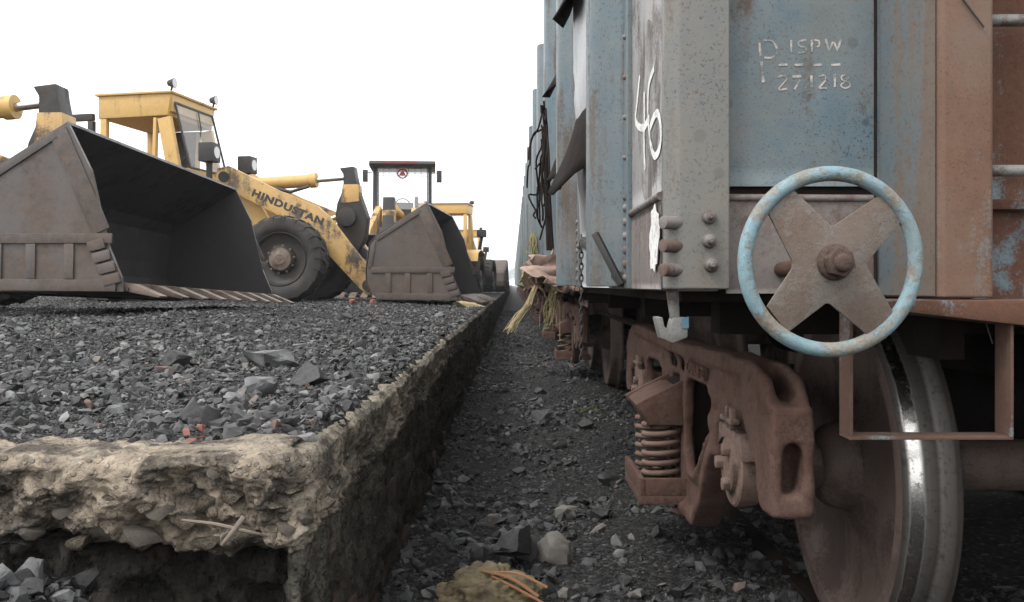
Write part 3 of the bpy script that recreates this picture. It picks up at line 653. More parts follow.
def make_wheel(s, y, mb_disc, mb_tread, n=72):
    """s = -1 platform side. outer face at 0.927 from the track centre"""
    A = (s, 0, 0); c = (0, y, AX)
    mb_disc.lathe([(.985, .0), (.985, .085), (.975, .105), (.955, .12), (.895, .135), (.872, .20), (.868, .33), (.885, .40), (.905, .425), (.925, .432), (.927, .440), (.927, .478)], c, A, n)
    mb_disc.lathe([(.795, .10), (.80, .12), (.835, .135), (.845, .22), (.842, .36), (.81, .41), (.795, .42), (.793, .50)], c, A, n)
    mb_tread.lathe([(.927, .478), (.922, .488), (.912, .493), (.87, .498), (.845, .503), (.838, .508), (.829, .524), (.820, .531), (.808, .531), (.797, .522), (.793, .50)], c, A, n)
def coil(mb, c, r, wire, z0, z1, turns, n=10, seg_=22):
    pts = []; m = int(turns * seg_)
    for i in range(m + 1):
        t = i / m; a = 2 * math.pi * turns * t; pts.append((c[0] + r * math.cos(a), c[1] + r * math.sin(a), z0 + (z1 - z0) * t))
    return mb.tube(pts, wire, n)
FRAME_CACHE = {}
def make_bogie(parent, yc, near, detail=True):
    vox = .011 if near else .028
    b = MB()
    prof_b = [(-1.30, c2(-.47)), (-1.22, c2(-.37)), (-.9, c2(-.33)), (.9, c2(-.33)), (1.22, c2(-.37)), (1.30, c2(-.47)), (1.24, c2(-.53)), (.8, c2(-.62)), (-.8, c2(-.62)), (-1.24, c2(-.53))]
    b.prism(prof_b, 'y', -.125, .125); b.frus((0, 0, c2(-.34)), (0, 0, c2(-.22)), .2, .2, 20)
    bo_ = b.build('bogie', M['dark'], parent, bevel=.012); bo_.location = (0, yc, 0)  # bolster coloured near black for the shade behind the side frame
    if not detail:
        mb = frame_mesh(MB(), -1); fo = mb.build('side_frame', M['bogie'], bo_)
    for s in ((-1, 1) if near else (-1,)):
        if detail:
            mb = frame_mesh(MB(), s); fo = mb.build('side_frame', M['bogie'], bo_)
            bake(fo, ('REMESH', dict(mode='VOXEL', voxel_size=vox)), ('SMOOTH', dict(iterations=7 if near else 3, factor=.5)))
            fo.data.polygons.foreach_set('use_smooth', [True] * len(fo.data.polygons))
            if near:
                cs = [v.co.copy() for v in fo.data.vertices]; ns = [v.normal.copy() for v in fo.data.vertices]
                out = [c_ + n_ * (.0065 * mn.fractal(c_ * 9, 1, 2, 4) + .0022 * mn.noise(c_ * 55)) for c_, n_ in zip(cs, ns)]
                fo.data.vertices.foreach_set('co', [t for c_ in out for t in c_]); fo.data.update()
        for e_ in (-1, 1):
            if near: MB().bx((s * 1.195, e_ * .175, c2(-.80)), (s * .88, e_ * .20, c2(-.30))).build('window_shade_plate', M['dark'], bo_)  # dark plate added to paint the shade seen through the frame windows
        # spring plank with upturned outer lip
        p = MB(); p.bx((s * 1.02, -.24, c2(-.835)), (s * 1.405, .24, c2(-.80))); p.bx((s * 1.385, -.24, c2(-.801)), (s * 1.405, .24, c2(-.735))); p.bx((s * 1.06, -.24, c2(-.801)), (s * 1.385, -.22, c2(-.735)))
        p.build('spring_plank', M['bogie'], bo_, bevel=.005)
        for yo in ((-.095, .095) if near else (0,)):
            for xx in ((s * 1.300,) if not near else (s * 1.300, s * 1.12)):
                sp = MB(); coil(sp, (xx, yo, 0), .070, .0115, c2(-.795), c2(-.545), 6.6 if near else 4, 8, 20 if near else 12)
                if near: coil(sp, (xx, yo, 0), .038, .009, c2(-.795), c2(-.545), 7, 6, 14)
                sp.build('coil_spring', M['spring'], bo_, smooth=60)
        # bolster end: tapered casting with ribs above the springs
        e = MB(); e.prism([(s * 1.10, c2(-.395)), (s * 1.27, c2(-.40)), (s * 1.33, c2(-.425)), (s * 1.405, c2(-.47)), (s * 1.39, c2(-.495)), (s * 1.36, c2(-.545)), (s * 1.10, c2(-.545))], 'y', -.175, .175)
        eo = e.build('bolster_end', M['bogie'], bo_, bevel=.012)
        for yo in (-.16, .16): MB().prism([(s * 1.18, c2(-.355)), (s * 1.24, c2(-.375)), (s * 1.412, c2(-.462)), (s * 1.40, c2(-.49)), (s * 1.2, c2(-.43))], 'y', yo - .013, yo + .013).build('rib', M['bogie'], eo, bevel=.005)
        for e_ in (-1, 1):
            ya = e_ * 1.0
            # axle box adapter, end cap and bolts
            a = MB(); a.prism([(ya - .13, c2(-.425)), (ya + .13, c2(-.425)), (ya + .15, c2(-.50)), (ya + .10, c2(-.47)), (ya, c2(-.455)), (ya - .10, c2(-.47)), (ya - .15, c2(-.50))], 'x', s * 1.245, s * 1.10)
            for k in (-.085, -.035): a.bx((s * 1.262, ya + k - .011, c2(-.42)), (s * 1.245, ya + k + .011, c2(-.355)))
            a.bx((s * 1.268, ya - .12, c2(-.40)), (s * 1.24, ya + .02, c2(-.385)))
            a.build('axle_box', M['hub'], bo_, bevel=.005)
            c = MB(); c.lathe([(1.05, .10), (1.17, .105), (1.175, .118), (1.205, .122), (1.232, .122), (1.238, .115), (1.238, .085), (1.250, .082), (1.252, .05), (1.252, 0)], (0, ya, AX), (s, 0, 0), 40)
            co = c.build('end_cap', M['hub'], bo_, smooth=35)
            if near:
                for k in range(3):
                    an = math.pi / 2 + k * 2 * math.pi / 3 + .5; q = (ya + .058 * math.cos(an), AX + .058 * math.sin(an))
                    MB().frus((s * 1.248, *q), (s * 1.272, *q), .022, .021, 6).build('bolt', M['hub'], co, bevel=.003)
    for e_ in (-1, 1):
        ya = e_ * 1.0
        MB().lathe([(-1.18, .0), (-1.18, .066), (-.96, .07), (-.95, .095), (-.8, .1), (-.7, .078), (0, .075), (.7, .078), (.8, .1), (.95, .095), (.96, .07), (1.18, .066), (1.18, 0)], (0, ya, AX), (1, 0, 0), 28).build('axle', M['wheel'], bo_, smooth=40)
        for s in (-1, 1):
            d, t = MB(), MB(); make_wheel(s, ya, d, t, 96 if near else 40)
            wo = d.build('wheel', M['wheel'], bo_, smooth=35); t.build('tread', M['tread' if near and e_ < 0 else 'wheel'], wo, smooth=60)  # other treads take the dull disc brown, painting the darkness under the wagon
    return bo_
def hat(mb, y, z0, z1, x0=XB, depth=.11, base=.34, top=.15):
    half = [(.002, -base / 2), (-.018, -base / 2 + .004), (-.03, -base / 2 + .014)]
    for k in range(6):
        t = k / 5 * math.pi / 2; half.append((-depth + .045 * (1 - math.sin(t)), -top / 2 - .045 * math.cos(t) + .02 * (k / 5)))
    half.append((-depth - .004, 0.))
    full = half + [(a, -b) for a, b in half[-2::-1]]
    return mb.prism([(x0 + a, y + b) for a, b in full], 'z', z0, z1)
def end_post_poly(sx): return [(sx * 1.03, .06), (sx * 1.02, .045), (sx * .955, -.10), (sx * .945, -.108), (sx * .84, -.108), (sx * .835, -.10), (sx * .80, .06)]
def wagon_body(root, near):
    for sx, nm in ((-1, 'side_wall'), (1, 'side_wall')):
        if near and sx < 0: continue
        m = MB(); m.bx((sx * 1.537, .06, 1.03), (sx * 1.525, WL - .06, ZT)); m.bx((sx * 1.545, .03, ZT), (sx * 1.47, WL - .03, ZT + .07)); m.bx((sx * 1.548, .05, 1.03), (sx * 1.50, WL - .05, 1.10))
        m.build(nm, M['side'], root)
    for y0 in (.05, WL - .06):
        if near and y0 < 1: continue
        MB().bx((-1.53, y0, 1.03), (1.53, y0 + .01, ZT)).build('end_wall', M['rust_wall'], root)
        for sx in (-1, 1): MB().bx((sx * 1.539, y0 - .05 if y0 < 1 else y0 - .002, 1.028), (sx * 1.40, y0 + .063, ZT + .02)).build('corner_post', M['post'], root)
    for y in STY:
        for sx in (-1, 1):
            m = hat(MB(), y, 1.035, ZT - .02)
            if sx > 0: m.v = [(-a, b, c) for a, b, c in m.v]
            m.build('stanchion', M['side'], root, smooth=30, bevel=.008 if near and sx < 0 else 0)
    u = MB(); u.bx((-1.48, .1, 1.00), (1.48, WL - .1, 1.025)); u.bx((-.2, .15, .72), (.2, WL - .15, .999))
    for k in range(7): u.bx((-1.30, .5 + k * 1.5, .90), (1.30, .62 + k * 1.5, .998))
    u.bx((-.86, .1, .86), (-.80, WL - .1, .999)); u.bx((.80, .1, .86), (.86, WL - .1, .999))
    u.build('underframe', M['dark'], root)
# ---- the near wagon
WY = 2.14
wag = empty('goods_wagon', (TC, WY, 0))
tag(wag, 'nearest rusty blue grey open goods wagon with handbrake wheel and painted 46', 'wagon')
wagon_body(wag, True)
make_bogie(wag, 1.63, True); make_bogie(wag, WL - 1.63, False)
def lx(px, d): return (px - 513) / F * d - TC          # pixel column at depth d -> wagon x
def lz(py, d): return CZ - (py - 285) / F * d
# near end: corner posts, panels, end stiffeners
m = MB(); m.prism([(-1.537, .045), (-1.535, .025), (-1.505, .0), (-1.388, .0), (-1.388, .06), (-1.50, .06), (-1.50, .045)], 'z', 1.03, ZT + .02)
m.build('corner_post', M['post'], wag, bevel=.006, seg=3)
m = MB(); m.prism([(1.537, .13), (1.537, .035), (1.505, .0), (1.388, .0), (1.388, .06), (1.47, .06), (1.47, .13)], 'z', 1.03, ZT + .02)
m.build('corner_post', M['post'], wag, bevel=.006, seg=3)
def dent_at(a, z, x0, x1, z0, z1, amp, seed):
    e = math.sin(math.pi * (a - x0) / (x1 - x0)) * math.sin(math.pi * (z - z0) / (z1 - z0))
    return amp * mn.fractal(Vector((a * 3 + seed, z * 3, seed)), 1, 2, 3) * min(1, 3 * e)
def dented(name, x0, x1, z0, z1, y, mat, parent, amp=.006, nx=24, nz=48, seed=0, axis='y', th=.008, bulge=0.):
    """thin dented plate; axis y: an end panel, axis x: a side panel"""
    V = []; 
    for k in range(nz + 1):
        for j in range(nx + 1):
            a = x0 + (x1 - x0) * j / nx; z = z0 + (z1 - z0) * k / nz
            e = math.sin(math.pi * j / nx) * math.sin(math.pi * k / nz)
            d = amp * mn.fractal(Vector((a * 3 + seed, z * 3, seed)), 1, 2, 3) * min(1, 3 * e) + bulge * (e ** .6 if e > 0 else 0)
            V.append((a, y - d, z) if axis == 'y' else (y - d, a, z))
    i = np.arange((nx + 1) * (nz + 1)).reshape(nz + 1, nx + 1)
    T = np.stack([i[:-1, :-1], i[:-1, 1:], i[1:, 1:], i[1:, :-1]], -1).reshape(-1, 4)
    n = len(V); off = (0, th, 0) if axis == 'y' else (th, 0, 0)
    V = V + [(v[0] + off[0], v[1] + off[1], v[2]) for v in V]
    bd = list(i[0, :]) + list(i[1:, -1]) + list(i[-1, -2::-1]) + list(i[-2:0:-1, 0])
    E = [(bd[q], bd[(q + 1) % len(bd)], bd[(q + 1) % len(bd)] + n, bd[q] + n) for q in range(len(bd))]
    T = np.concatenate([T, T[:, ::-1] + n, np.array(E)])
    return mesh_np(name, V, T, mat, parent, smooth=True)
ep = empty
dented('end_panel', -1.385, -1.005, 1.272, ZT, .045, M['end_blue'], wag, .014, seed=1)
dented('end_panel', -1.385, -1.005, 1.02, 1.243, .050, M['lower'], wag, .005, nz=16, seed=2)
MB().tube([(-1.385, .052, 1.246), (-1.02, .052, 1.244)], .009, 10).build('panel_rib', M['lower'], wag, smooth=60); MB().bx((-1.40, .062, 1.02), (-1.0, .07, 1.30)).build('gap_shade_plate', M['dark'], wag)  # dark plate paints the shade of the recess between the panels
dented('end_panel', -.82, .82, 1.236, ZT, .040, M['rust_wall'], wag, .016, nx=40, seed=3)
dented('end_panel', -.82, .82, .985, 1.225, .034, M['rust_wall'], wag, .004, nx=40, nz=12, seed=4)
MB().bx((-.82, -.0, 1.214), (.82, .036, 1.238)).build('panel_rib', M['rust_wall'], wag, bevel=.004)
dented('end_panel', 1.005, 1.385, 1.02, ZT, .045, M['end_blue'], wag, .008, seed=5)
for sx in (-1, 1):
    MB().prism(end_post_poly(sx), 'z', 1.012, ZT).build('end_stiffener', M['rust_panel'], wag, bevel=.007, seg=3)
    MB().prism([(sx * 1.034, .056), (sx * 1.024, .040), (sx * .962, -.101), (sx * .9585, -.098), (sx * 1.0, .058)], 'z', 1.016, ZT - .004).build('stiffener_flange', M['post_brown'], wag, bevel=.0015)
# hidden edge trim between the end panel and the stiffener
MB().tube([(-1.036, .044, 1.04), (-1.037, .041, 2.0), (-1.036, .044, ZT)], .0035, 6).build('weld_strip', M['dark'], wag)
MB().tube([(-1.387, .043, 1.03), (-1.386, .041, 2.0), (-1.387, .043, ZT)], .006, 6).build('weld_strip', M['dark'], wag)
h_ = MB().prism([(-1.11, 1.008), (-1.11, .988), (-.82, .955), (0, .87), (.82, .955), (1.11, .988), (1.11, 1.008)], 'y', -.205, .12); h_.build('headstock', M['rust_wall'], wag, bevel=.005)
cp = MB(); cp.bx((-.13, -.55, .93), (.13, .05, 1.13)); cp.prism([(-.22, -.78), (-.06, -.86), (.04, -.74), (.20, -.82), (.24, -.6), (.13, -.5), (-.16, -.5)], 'z', .90, 1.16); cp.build('coupler', M['bogie'], wag, bevel=.015)
for k, py in enumerate((21, 171)):
    z = lz(py, 2.08); MB().tube([(-.86, .03, z + .02), (-.85, -.06, z), (-.80, -.065, z), (-.3, -.065, z), (-.26, -.06, z), (-.25, .03, z)], .0135, 10).build('ladder_rung', M['pale_steel'], wag, smooth=60)
for z in (1.95, 2.3, 2.65): MB().tube([(-.86, .03, z), (-.85, -.06, z), (-.3, -.065, z), (-.25, .03, z)], .0135, 10).build('ladder_rung', M['pale_steel'], wag, smooth=60)
def bolt(parent, p, ax, r=.018, L=.03, mat='hub'):
    p, ax = Vector(p), Vector(ax)
    MB().lathe([(0, r * 1.15), (L * .25, r * 1.12), (L * .5, r * .95), (L * .62, r * .6), (L * .9, r * .5), (L, r * .3), (L, 0)] if mat in ('hub', 'bolt_grey') else [(0, r * 1.1), (L * .3, r), (L * .5, r * .75), (L * .6, r * .3), (L * .6, 0)], p, ax, 14).build('bolt', M[mat], parent, smooth=30)
for px, py in ((709, 217), (709, 241), (711, 265)): bolt(wag, (lx(px, WY), 0.001, lz(py, WY)), (0, -1, 0), .0150, .030, 'bolt_grey')
for py in (223, 246, 270): MB().frus((-1.490, .022, lz(py, 2.15)), (-1.545, -.012, lz(py, 2.15)), .0165, .0155, 14).build('bolt', M['lower'], wag, bevel=.003)
for py in (232, 245, 262, 275, 285): bolt(wag, (lx(906, 2.16), .0, lz(py, 2.16)), (-.6, -.8, 0), .013, .02)
# white chalk daub
ch = []
for k in range(26):
    a = 2 * math.pi * k / 26; r = .5 + .22 * mn.noise(Vector((math.cos(a) * 2, math.sin(a) * 2, 4.2)))+ .12 * mn.noise(Vector((math.cos(a) * 7, math.sin(a) * 7, 1.2)))
    ch.append((.115 + .075 * r * math.cos(a) * 2, lz(238, 2.2) + .075 * r * math.sin(a) * 2))
MB().prism(ch, 'x', XB - .0085, XB - .0065).build('paint_daub', M['white_paint'], wag)
# near side: plates between corner post and first stanchion, seams and rivets
dented('side_plate', .046, .60, 1.262, ZT, XB + .001, M['side_plate'], wag, .008, nx=16, seed=6, axis='x')
dented('side_plate', .046, .60, 1.03, 1.238, XB - .001, M['lower'], wag, .004, nx=12, nz=12, seed=7, axis='x')
MB().tube([(XB - .003, .05, 1.250), (XB - .003, .66, 1.250)], .010, 10).build('panel_rib', M['lower'], wag, smooth=60)
for y0 in (.595, 1.045):
    MB().bx((XB - .014, y0, 1.03), (XB + .01, y0 + .085, ZT)).build('seam_flange', M['side'], wag, bevel=.004)
    for k in range(14):
        z = 1.06 + k * .042 if k < 6 else 1.30 + (k - 6) * .12
        bolt(wag, (XB - .013, y0 + .04, z), (-1, 0, 0), .0125 if k < 6 else .008, .018, 'lower')
mats = ['white_sheet', 'side_plate', 'white_sheet', 'side_plate']
for k in range(4):
    a, b = STY[k] + .2, STY[k + 1] - .2
    dented('side_sheet', a, b, 1.25, ZT, XB + .002, M[mats[k]], wag, .02, nx=30, nz=40, seed=10 + k, axis='x', bulge=.075 if k == 0 else .03)
    dented('side_plate', a, b, 1.03, 1.235, XB + .001, M['white_sheet' if k == 0 else 'lower'], wag, .006, nx=20, nz=8, seed=20 + k, axis='x')
    MB().tube([(XB - .006, a, 1.243), (XB - .006, b, 1.243)], .013, 8).build('panel_rib', M['lower'], wag, smooth=60)
    y1 = STY[k + 1] - .255; MB().bx((XB - .012, y1, 1.03), (XB + .01, y1 + .08, ZT)).build('seam_flange', M['side'], wag, bevel=.004)
    if k < 2:
        for j in range(7): bolt(wag, (XB - .011, y1 + .04, 1.07 + j * .05), (-1, 0, 0), .014, .018, 'lower')
dented('side_plate', STY[4] + .2, WL - .06, 1.03, ZT, XB, M['side'], wag, .006, nx=8, seed=31, axis='x')
m = MB(); m.bx((XB - .01, .03, ZT), (-1.46, WL - .03, ZT + .07)); m.build('top_rail', M['side'], wag, bevel=.006)
# torn sheet flaps curling out of the side
def flap(y0, y1, z0, z1, out, seed, mat='dark'):
    n, q = 10, 8; V = []
    for i_ in range(n + 1):
        for j in range(q + 1):
            t, u_ = i_ / n, j / q
            e = mn.noise(Vector((t * 3, u_ * 2, seed)))
            V.append((XB - .02 - out * math.sin(t * math.pi * .8) * u_ ** 1.4 - .01 * e, y0 + (y1 - y0) * t + .03 * e, z1 + (z0 - z1) * u_ + .04 * e * u_ - .06 * math.sin(t * math.pi) * u_))
    i2 = np.arange((n + 1) * (q + 1)).reshape(n + 1, q + 1)
    T = np.stack([i2[:-1, :-1], i2[:-1, 1:], i2[1:, 1:], i2[1:, :-1]], -1).reshape(-1, 4)
    o = mesh_np('torn_flap', V, T, M[mat], wag, smooth=True); so_ = o.modifiers.new('s', 'SOLIDIFY'); so_.thickness = .006
flap(1.30, 2.35, 1.50, 1.95, .17, 3.1); flap(1.30, 2.3, 2.26, 2.55, .15, 5.2); flap(3.3, 4.2, 1.75, 2.0, .12, 7.4); flap(3.4, 4.1, 2.3, 2.5, .14, 8.4); flap(5.4, 6.0, 1.9, 2.1, .12, 2.4)
# door bar, hook, chain
MB().bar((XB - .105, .64, lz(237, 3.0)), (XB - .03, .60, lz(285, 2.75)), .022, .02).build('latch_bar', M['black_steel'], wag, bevel=.004)
m = MB(); m.bar((XB - .112, 1.0, 1.19), (XB - .02, .66, 1.05), .022, .03); m.build('latch_bar', M['black_steel'], wag, bevel=.004)
c = MB(); x, y = XB - .118, 1.02
for k in range(22):
    zc = 1.20 - k * .0195; a = k % 2
    ring = [(x + (.0062 * math.cos(t) if a else 0), y + (0 if a else .0062 * math.cos(t)), zc + .0135 * math.sin(t)) for t in [2 * math.pi * q / 10 for q in range(10)]]
    c.tube(ring, .0024, 5, closed=True)
c.build('chain', M['black_steel'], wag, smooth=60)
hk = MB(); yb = .06
def hp(px, py): return (lx(px, WY + yb), lz(py, WY + yb))
hk.prism([hp(664, 270), hp(678, 272), hp(680, 318), hp(671, 319)], 'y', yb, yb + .02)
hk.prism([hp(655, 317), hp(662, 317), hp(664, 327), hp(669, 330), hp(672, 318), hp(687, 317), hp(687, 337), hp(672, 343), hp(660, 338)], 'y', yb - .012, yb + .045)
hk.build('door_hook', M['pale_steel'], wag, bevel=.004)
hk = MB(); hk.prism([hp(681, 318), hp(687.6, 316.5), hp(687.6, 328), hp(681, 328)], 'y', yb - .0145, yb - .006); hk.build('paint_flake', M['blueflake'], wag)
# handbrake wheel, facing the end
hd = 1.85; hc = Vector((lx(831, hd), hd - WY, lz(262, hd)))
HM = Matrix.Translation(hc) @ Matrix.Rotation(R(5), 4, 'Z') @ Matrix.Rotation(R(2), 4, 'X')
RR = .1755
rim = MB().tube([(RR * math.cos(2 * math.pi * k / 72), 0, RR * math.sin(2 * math.pi * k / 72)) for k in range(72)], .0150, 14, closed=True).xf(HM)
hw = rim.build('handbrake_wheel', M['handwheel'], wag, smooth=60)
sk = MB(); zs = 1 / 500.
pts2 = [(-41, 72), (-3, 36), (1, 36), (54, 70), (74, 44), (35, 0), (35, -5), (69, -57), (44, -77), (-3, -41), (-7, -41), (-44, -70), (-65, -44), (-41, -6), (-41, 0), (-65, 48)]
pts2 = [(a * .00201, b * .00201) for a, b in pts2]
n2 = len(pts2); V = []
for yy_ in (-.004, .004):
    for a, b in pts2: V.append((a, yy_ - .014 * (1 - min(1, math.hypot(a, b) / .15)), b))
V += [(0, -.020, 0), (0, -.012, 0)]
Fs = [(i_, (i_ + 1) % n2, 2 * n2) for i_ in range(n2)] + [(n2 + i_, n2 + (i_ + 1) % n2, 2 * n2 + 1) for i_ in range(n2)] + [(i_, (i_ + 1) % n2, n2 + (i_ + 1) % n2, n2 + i_) for i_ in range(n2)]
sk.add(V, Fs).xf(HM).build('spoke_plate', M['spoke'], hw, bevel=.002)
nb = MB(); nb.frus((0, -.025, 0), (0, -.052, 0), .031, .030, 6); nb.lathe([(.05, .018), (.062, .018), (.067, .012), (.068, 0)], (0, 0, 0), (0, -1, 0), 16); nb.lathe([(.01, .037), (.026, .036), (.03, .028)], (0, 0, 0), (0, -1, 0), 20)
nb.xf(HM).build('hub_nut', M['nut'], hw, bevel=.005)
MB().frus(tuple(hc), (hc.x, .06, hc.z - .01), .018, .018, 12).build('brake_shaft', M['bogie'], wag, smooth=40)
# step stirrup of flat bar
m = MB(); d0, d1 = 1.95 - WY, 2.015 - WY; xa, xb_ = lx(850, 1.95), lx(1014, 1.95); zb = lz(437, 1.95)
m.bx((xa, d0, zb), (xa + .007, d1, 1.02)); MB().bx((xb_ - .007, d0, zb), (xb_, d1, .985)).build('step_strap', M['strap'], wag, bevel=.002); 

so_ = m.build('step_strap', M['strap'], wag, bevel=.002); MB().bx((xa - .0005, d0 + .0015, zb - .0065), (xb_ + .0005, d1 - .0015, zb + .0005)).build('step_tread', M['strap'], wag, bevel=.0015)
MB().tube([(lx(988, 2.0), -.125, lz(297, 2.0)), (lx(988, 2.0), -.127, lz(320, 2.0)), (lx(995, 2.0), -.13, lz(344, 2.0))], .0018, 5).build('wire_end', M['black_steel'], wag)
MB().tube([(lx(968, 2.0), -.113, lz(-6, 2.0)), (lx(990, 2.0), -.115, lz(24, 2.0))], .0022, 5).build('wire_end', M['black_steel'], wag)
# brake rigging seen as dark rods below the floor
m = MB(); m.tube([(-1.15, 3.3, .80), (-1.05, 6.8, .78)], .018, 8); m.tube([(-.9, 3.0, .70), (-.8, 7, .72)], .02, 8); m.bx((-.9, 4.4, .55), (-.4, 5.3, .9)); m.frus((.3, 4.2, .72), (.3, 5.2, .72), .2, .2, 18)
m.build('brake_rigging', M['dark'], wag, bevel=.004)
# painted number on the side: two brush strokes figures
def stroke(mb, pts, wd, place, n=14):
    """flat ribbon along 2-D pts, placed by place(u, v, h)"""
    out = []
    m_ = len(pts)
    for i_, p in enumerate(pts):
        a = Vector(pts[max(i_ - 1, 0)]); b = Vector(pts[min(i_ + 1, m_ - 1)]); d = (b - a).normalized(); nn = Vector((-d.y, d.x))
        ww = wd * (.85 + .3 * mn.noise(Vector((p[0] * 40, p[1] * 40, 2)))) / 2
        out.append((p[0] + nn.x * ww, p[1] + nn.y * ww)); out.append((p[0] - nn.x * ww, p[1] - nn.y * ww))
    V = [place(a, b, 0) for a, b in out] + [place(a, b, .0009) for a, b in out]; k = len(out); fs = []
    for i_ in range(m_ - 1):
        q = 2 * i_; fs += [(q, q + 1, q + 3, q + 2), (k + q, k + q + 2, k + q + 3, k + q + 1), (q, q + 2, k + q + 2, k + q), (q + 1, k + q + 1, k + q + 3, q + 3)]
    fs += [(0, k, k + 1, 1), (k - 2, k - 1, 2 * k - 1, 2 * k - 2)]
    mb.add(V, fs)
def curve(ps, n=24):
    out = []
    for i_ in range(len(ps) - 1):
        p0, p1, p2, p3 = [Vector(ps[max(0, min(len(ps) - 1, i_ + k))]) for k in (-1, 0, 1, 2)]
        for j in range(6):
            t = j / 6; out.append(tuple(.5 * ((2 * p1) + (p2 - p0) * t + (2 * p0 - 5 * p1 + 4 * p2 - p3) * t * t + (3 * p1 - p0 - 3 * p2 + p3) * t ** 3)))
    return out + [tuple(ps[-1])]
def sidept(px, py):
    # pixel on the side plane X = XB + TC
    X = XB + TC; d = X * F / (px - 513); return (d - WY, CZ - (py - 285) / F * d)
nb_ = MB(); sp_ = lambda u_, v_, h: (XB - dent_at(u_, v_, .046, .60, 1.262, ZT, .008, 6) - .0006 - h, u_, v_)
for ps in ([(639, 76), (637.5, 100), (636.5, 122), (644, 128), (651, 118)], [(646, 92), (645.5, 120), (645, 150), (645.5, 170)], [(655, 68), (650.5, 85), (649.5, 110), (651, 140), (655, 156), (660.5, 146), (661, 126), (657.5, 113), (651.5, 128)]):
    stroke(nb_, curve([sidept(*q) for q in ps]), .024, sp_)
pm = MB(); pc = sidept(648, 112); ring = [[(pc[0] + r0 * .20 * math.cos(t) * (1 + .12 * math.sin(3 * t)), pc[1] + r0 * .235 * math.sin(t)) for t in [2 * math.pi * q / 28 for q in range(28)]] for r0 in (.01, .25, .5, .75, 1.)]
fl_ = [p for r0 in ring for p in r0]
pm.add([(XB + .001 - dent_at(u_, v_, .046, .60, 1.262, ZT, .008, 6) - .0005, u_, v_) for u_, v_ in fl_], [(j * 28 + k, j * 28 + (k + 1) % 28, (j + 1) * 28 + (k + 1) % 28, (j + 1) * 28 + k) for j in range(4) for k in range(28)])
pm.build('paint_patch', M['patch'], wag)
nb_.build('number_lettering', M['white_paint'], wag)
# stencilled letters on the end panel
st = MB(); yP = .0385
def epl(u_, v_, h): return (u_, .045 - dent_at(u_, v_, -1.385, -1.005, 1.272, ZT, .014, 1) - .0008 - h * .5, v_)
dP = WY + yP
def s2(pts_, wd=.0065, cv=False):
    q = [(lx(a, dP), lz(b, dP)) for a, b in pts_]
    stroke(st, curve(q) if cv else [tuple(Vector(q[i_]).lerp(Vector(q[i_ + 1]), t / 4)) for i_ in range(len(q) - 1) for t in range(4)] + [q[-1]], wd, epl)
s2([(760, 40), (761, 56)], .0075); s2([(762, 61), (764, 82)], .0085)
s2([(764, 40), (772, 40), (777, 46), (777, 53), (772, 57), (765, 57)], .005, True)
s2([(792, 39), (792, 52)], .006)
s2([(807, 39), (800, 41), (800, 45), (806, 47), (806, 51), (799, 52)], .005, True)
s2([(813, 39), (813, 51)], .006); s2([(815, 39), (820, 40), (820, 45), (816, 46)], .0045, True)
s2([(827, 38), (830, 50), (834, 41)], .006); s2([(835, 41), (838, 50), (842, 38)], .0055)
for a in (779, 795, 814, 832): s2([(a, 64.5), (a + 9, 64)], .0065)
s2([(778, 77), (784, 75), (787, 79), (779, 89), (788, 88)], .005, True)
s2([(793, 76), (802, 76)], .007); s2([(801, 79), (795, 89)], .006); s2([(806, 87), (807, 87)], .005)
s2([(812, 75), (812, 87)], .007)
s2([(819, 76), (825, 75), (826, 79)], .0045, True); s2([(826, 80), (819, 88), (827, 88)], .0055)
s2([(835, 74), (835, 87)], .0065)
s2([(847, 74), (842, 76), (843, 80), (849, 82), (850, 86), (845, 88), (841, 85), (846, 81), (849, 77)], .004, True)
st.build('stencil_lettering', M['stencil'], wag, kind='stuff')
# cast letters on the near side frame
bg1 = [o for o in wag.children if o.name.startswith('bogie')][0]; sf = [o for o in bg1.children if o.name.startswith('side_frame')][0]
MT = Matrix.Translation((FX0 - .006, -.50, c2(-.300))) @ Matrix.Rotation(R(-90), 4, 'Z') @ Matrix.Rotation(R(90), 4, 'X')
text_mesh('cast_lettering', 'CASNUB 22', .060, M['bogie'], sf, MT, extrude=.007, offset=.0015)
# ---- the wagons behind it
def plain_wagon():
    r = empty('goods_wagon', (0, 0, 0)); wagon_body(r, False)
    make_bogie(r, 1.63, False); make_bogie(r, WL - 1.63, False); return r
order = ['second', 'third', 'fourth', 'fifth', 'sixth', 'seventh', 'eighth', 'ninth', 'tenth', 'eleventh', 'last']
w2 = plain_wagon()
for k, od in enumerate(order):
    o = w2 if k == 0 else copy_tree(w2)
    o.location = (TC, WY + (WL + .93) * (k + 1), 0)
    tag(o, f'blue grey open goods wagon, {od} of the line counted from the camera' if k else 'blue grey open goods wagon coupled behind the nearest one', 'wagon', 'wagons of the coal train')
wag['group'] = 'wagons of the coal train'
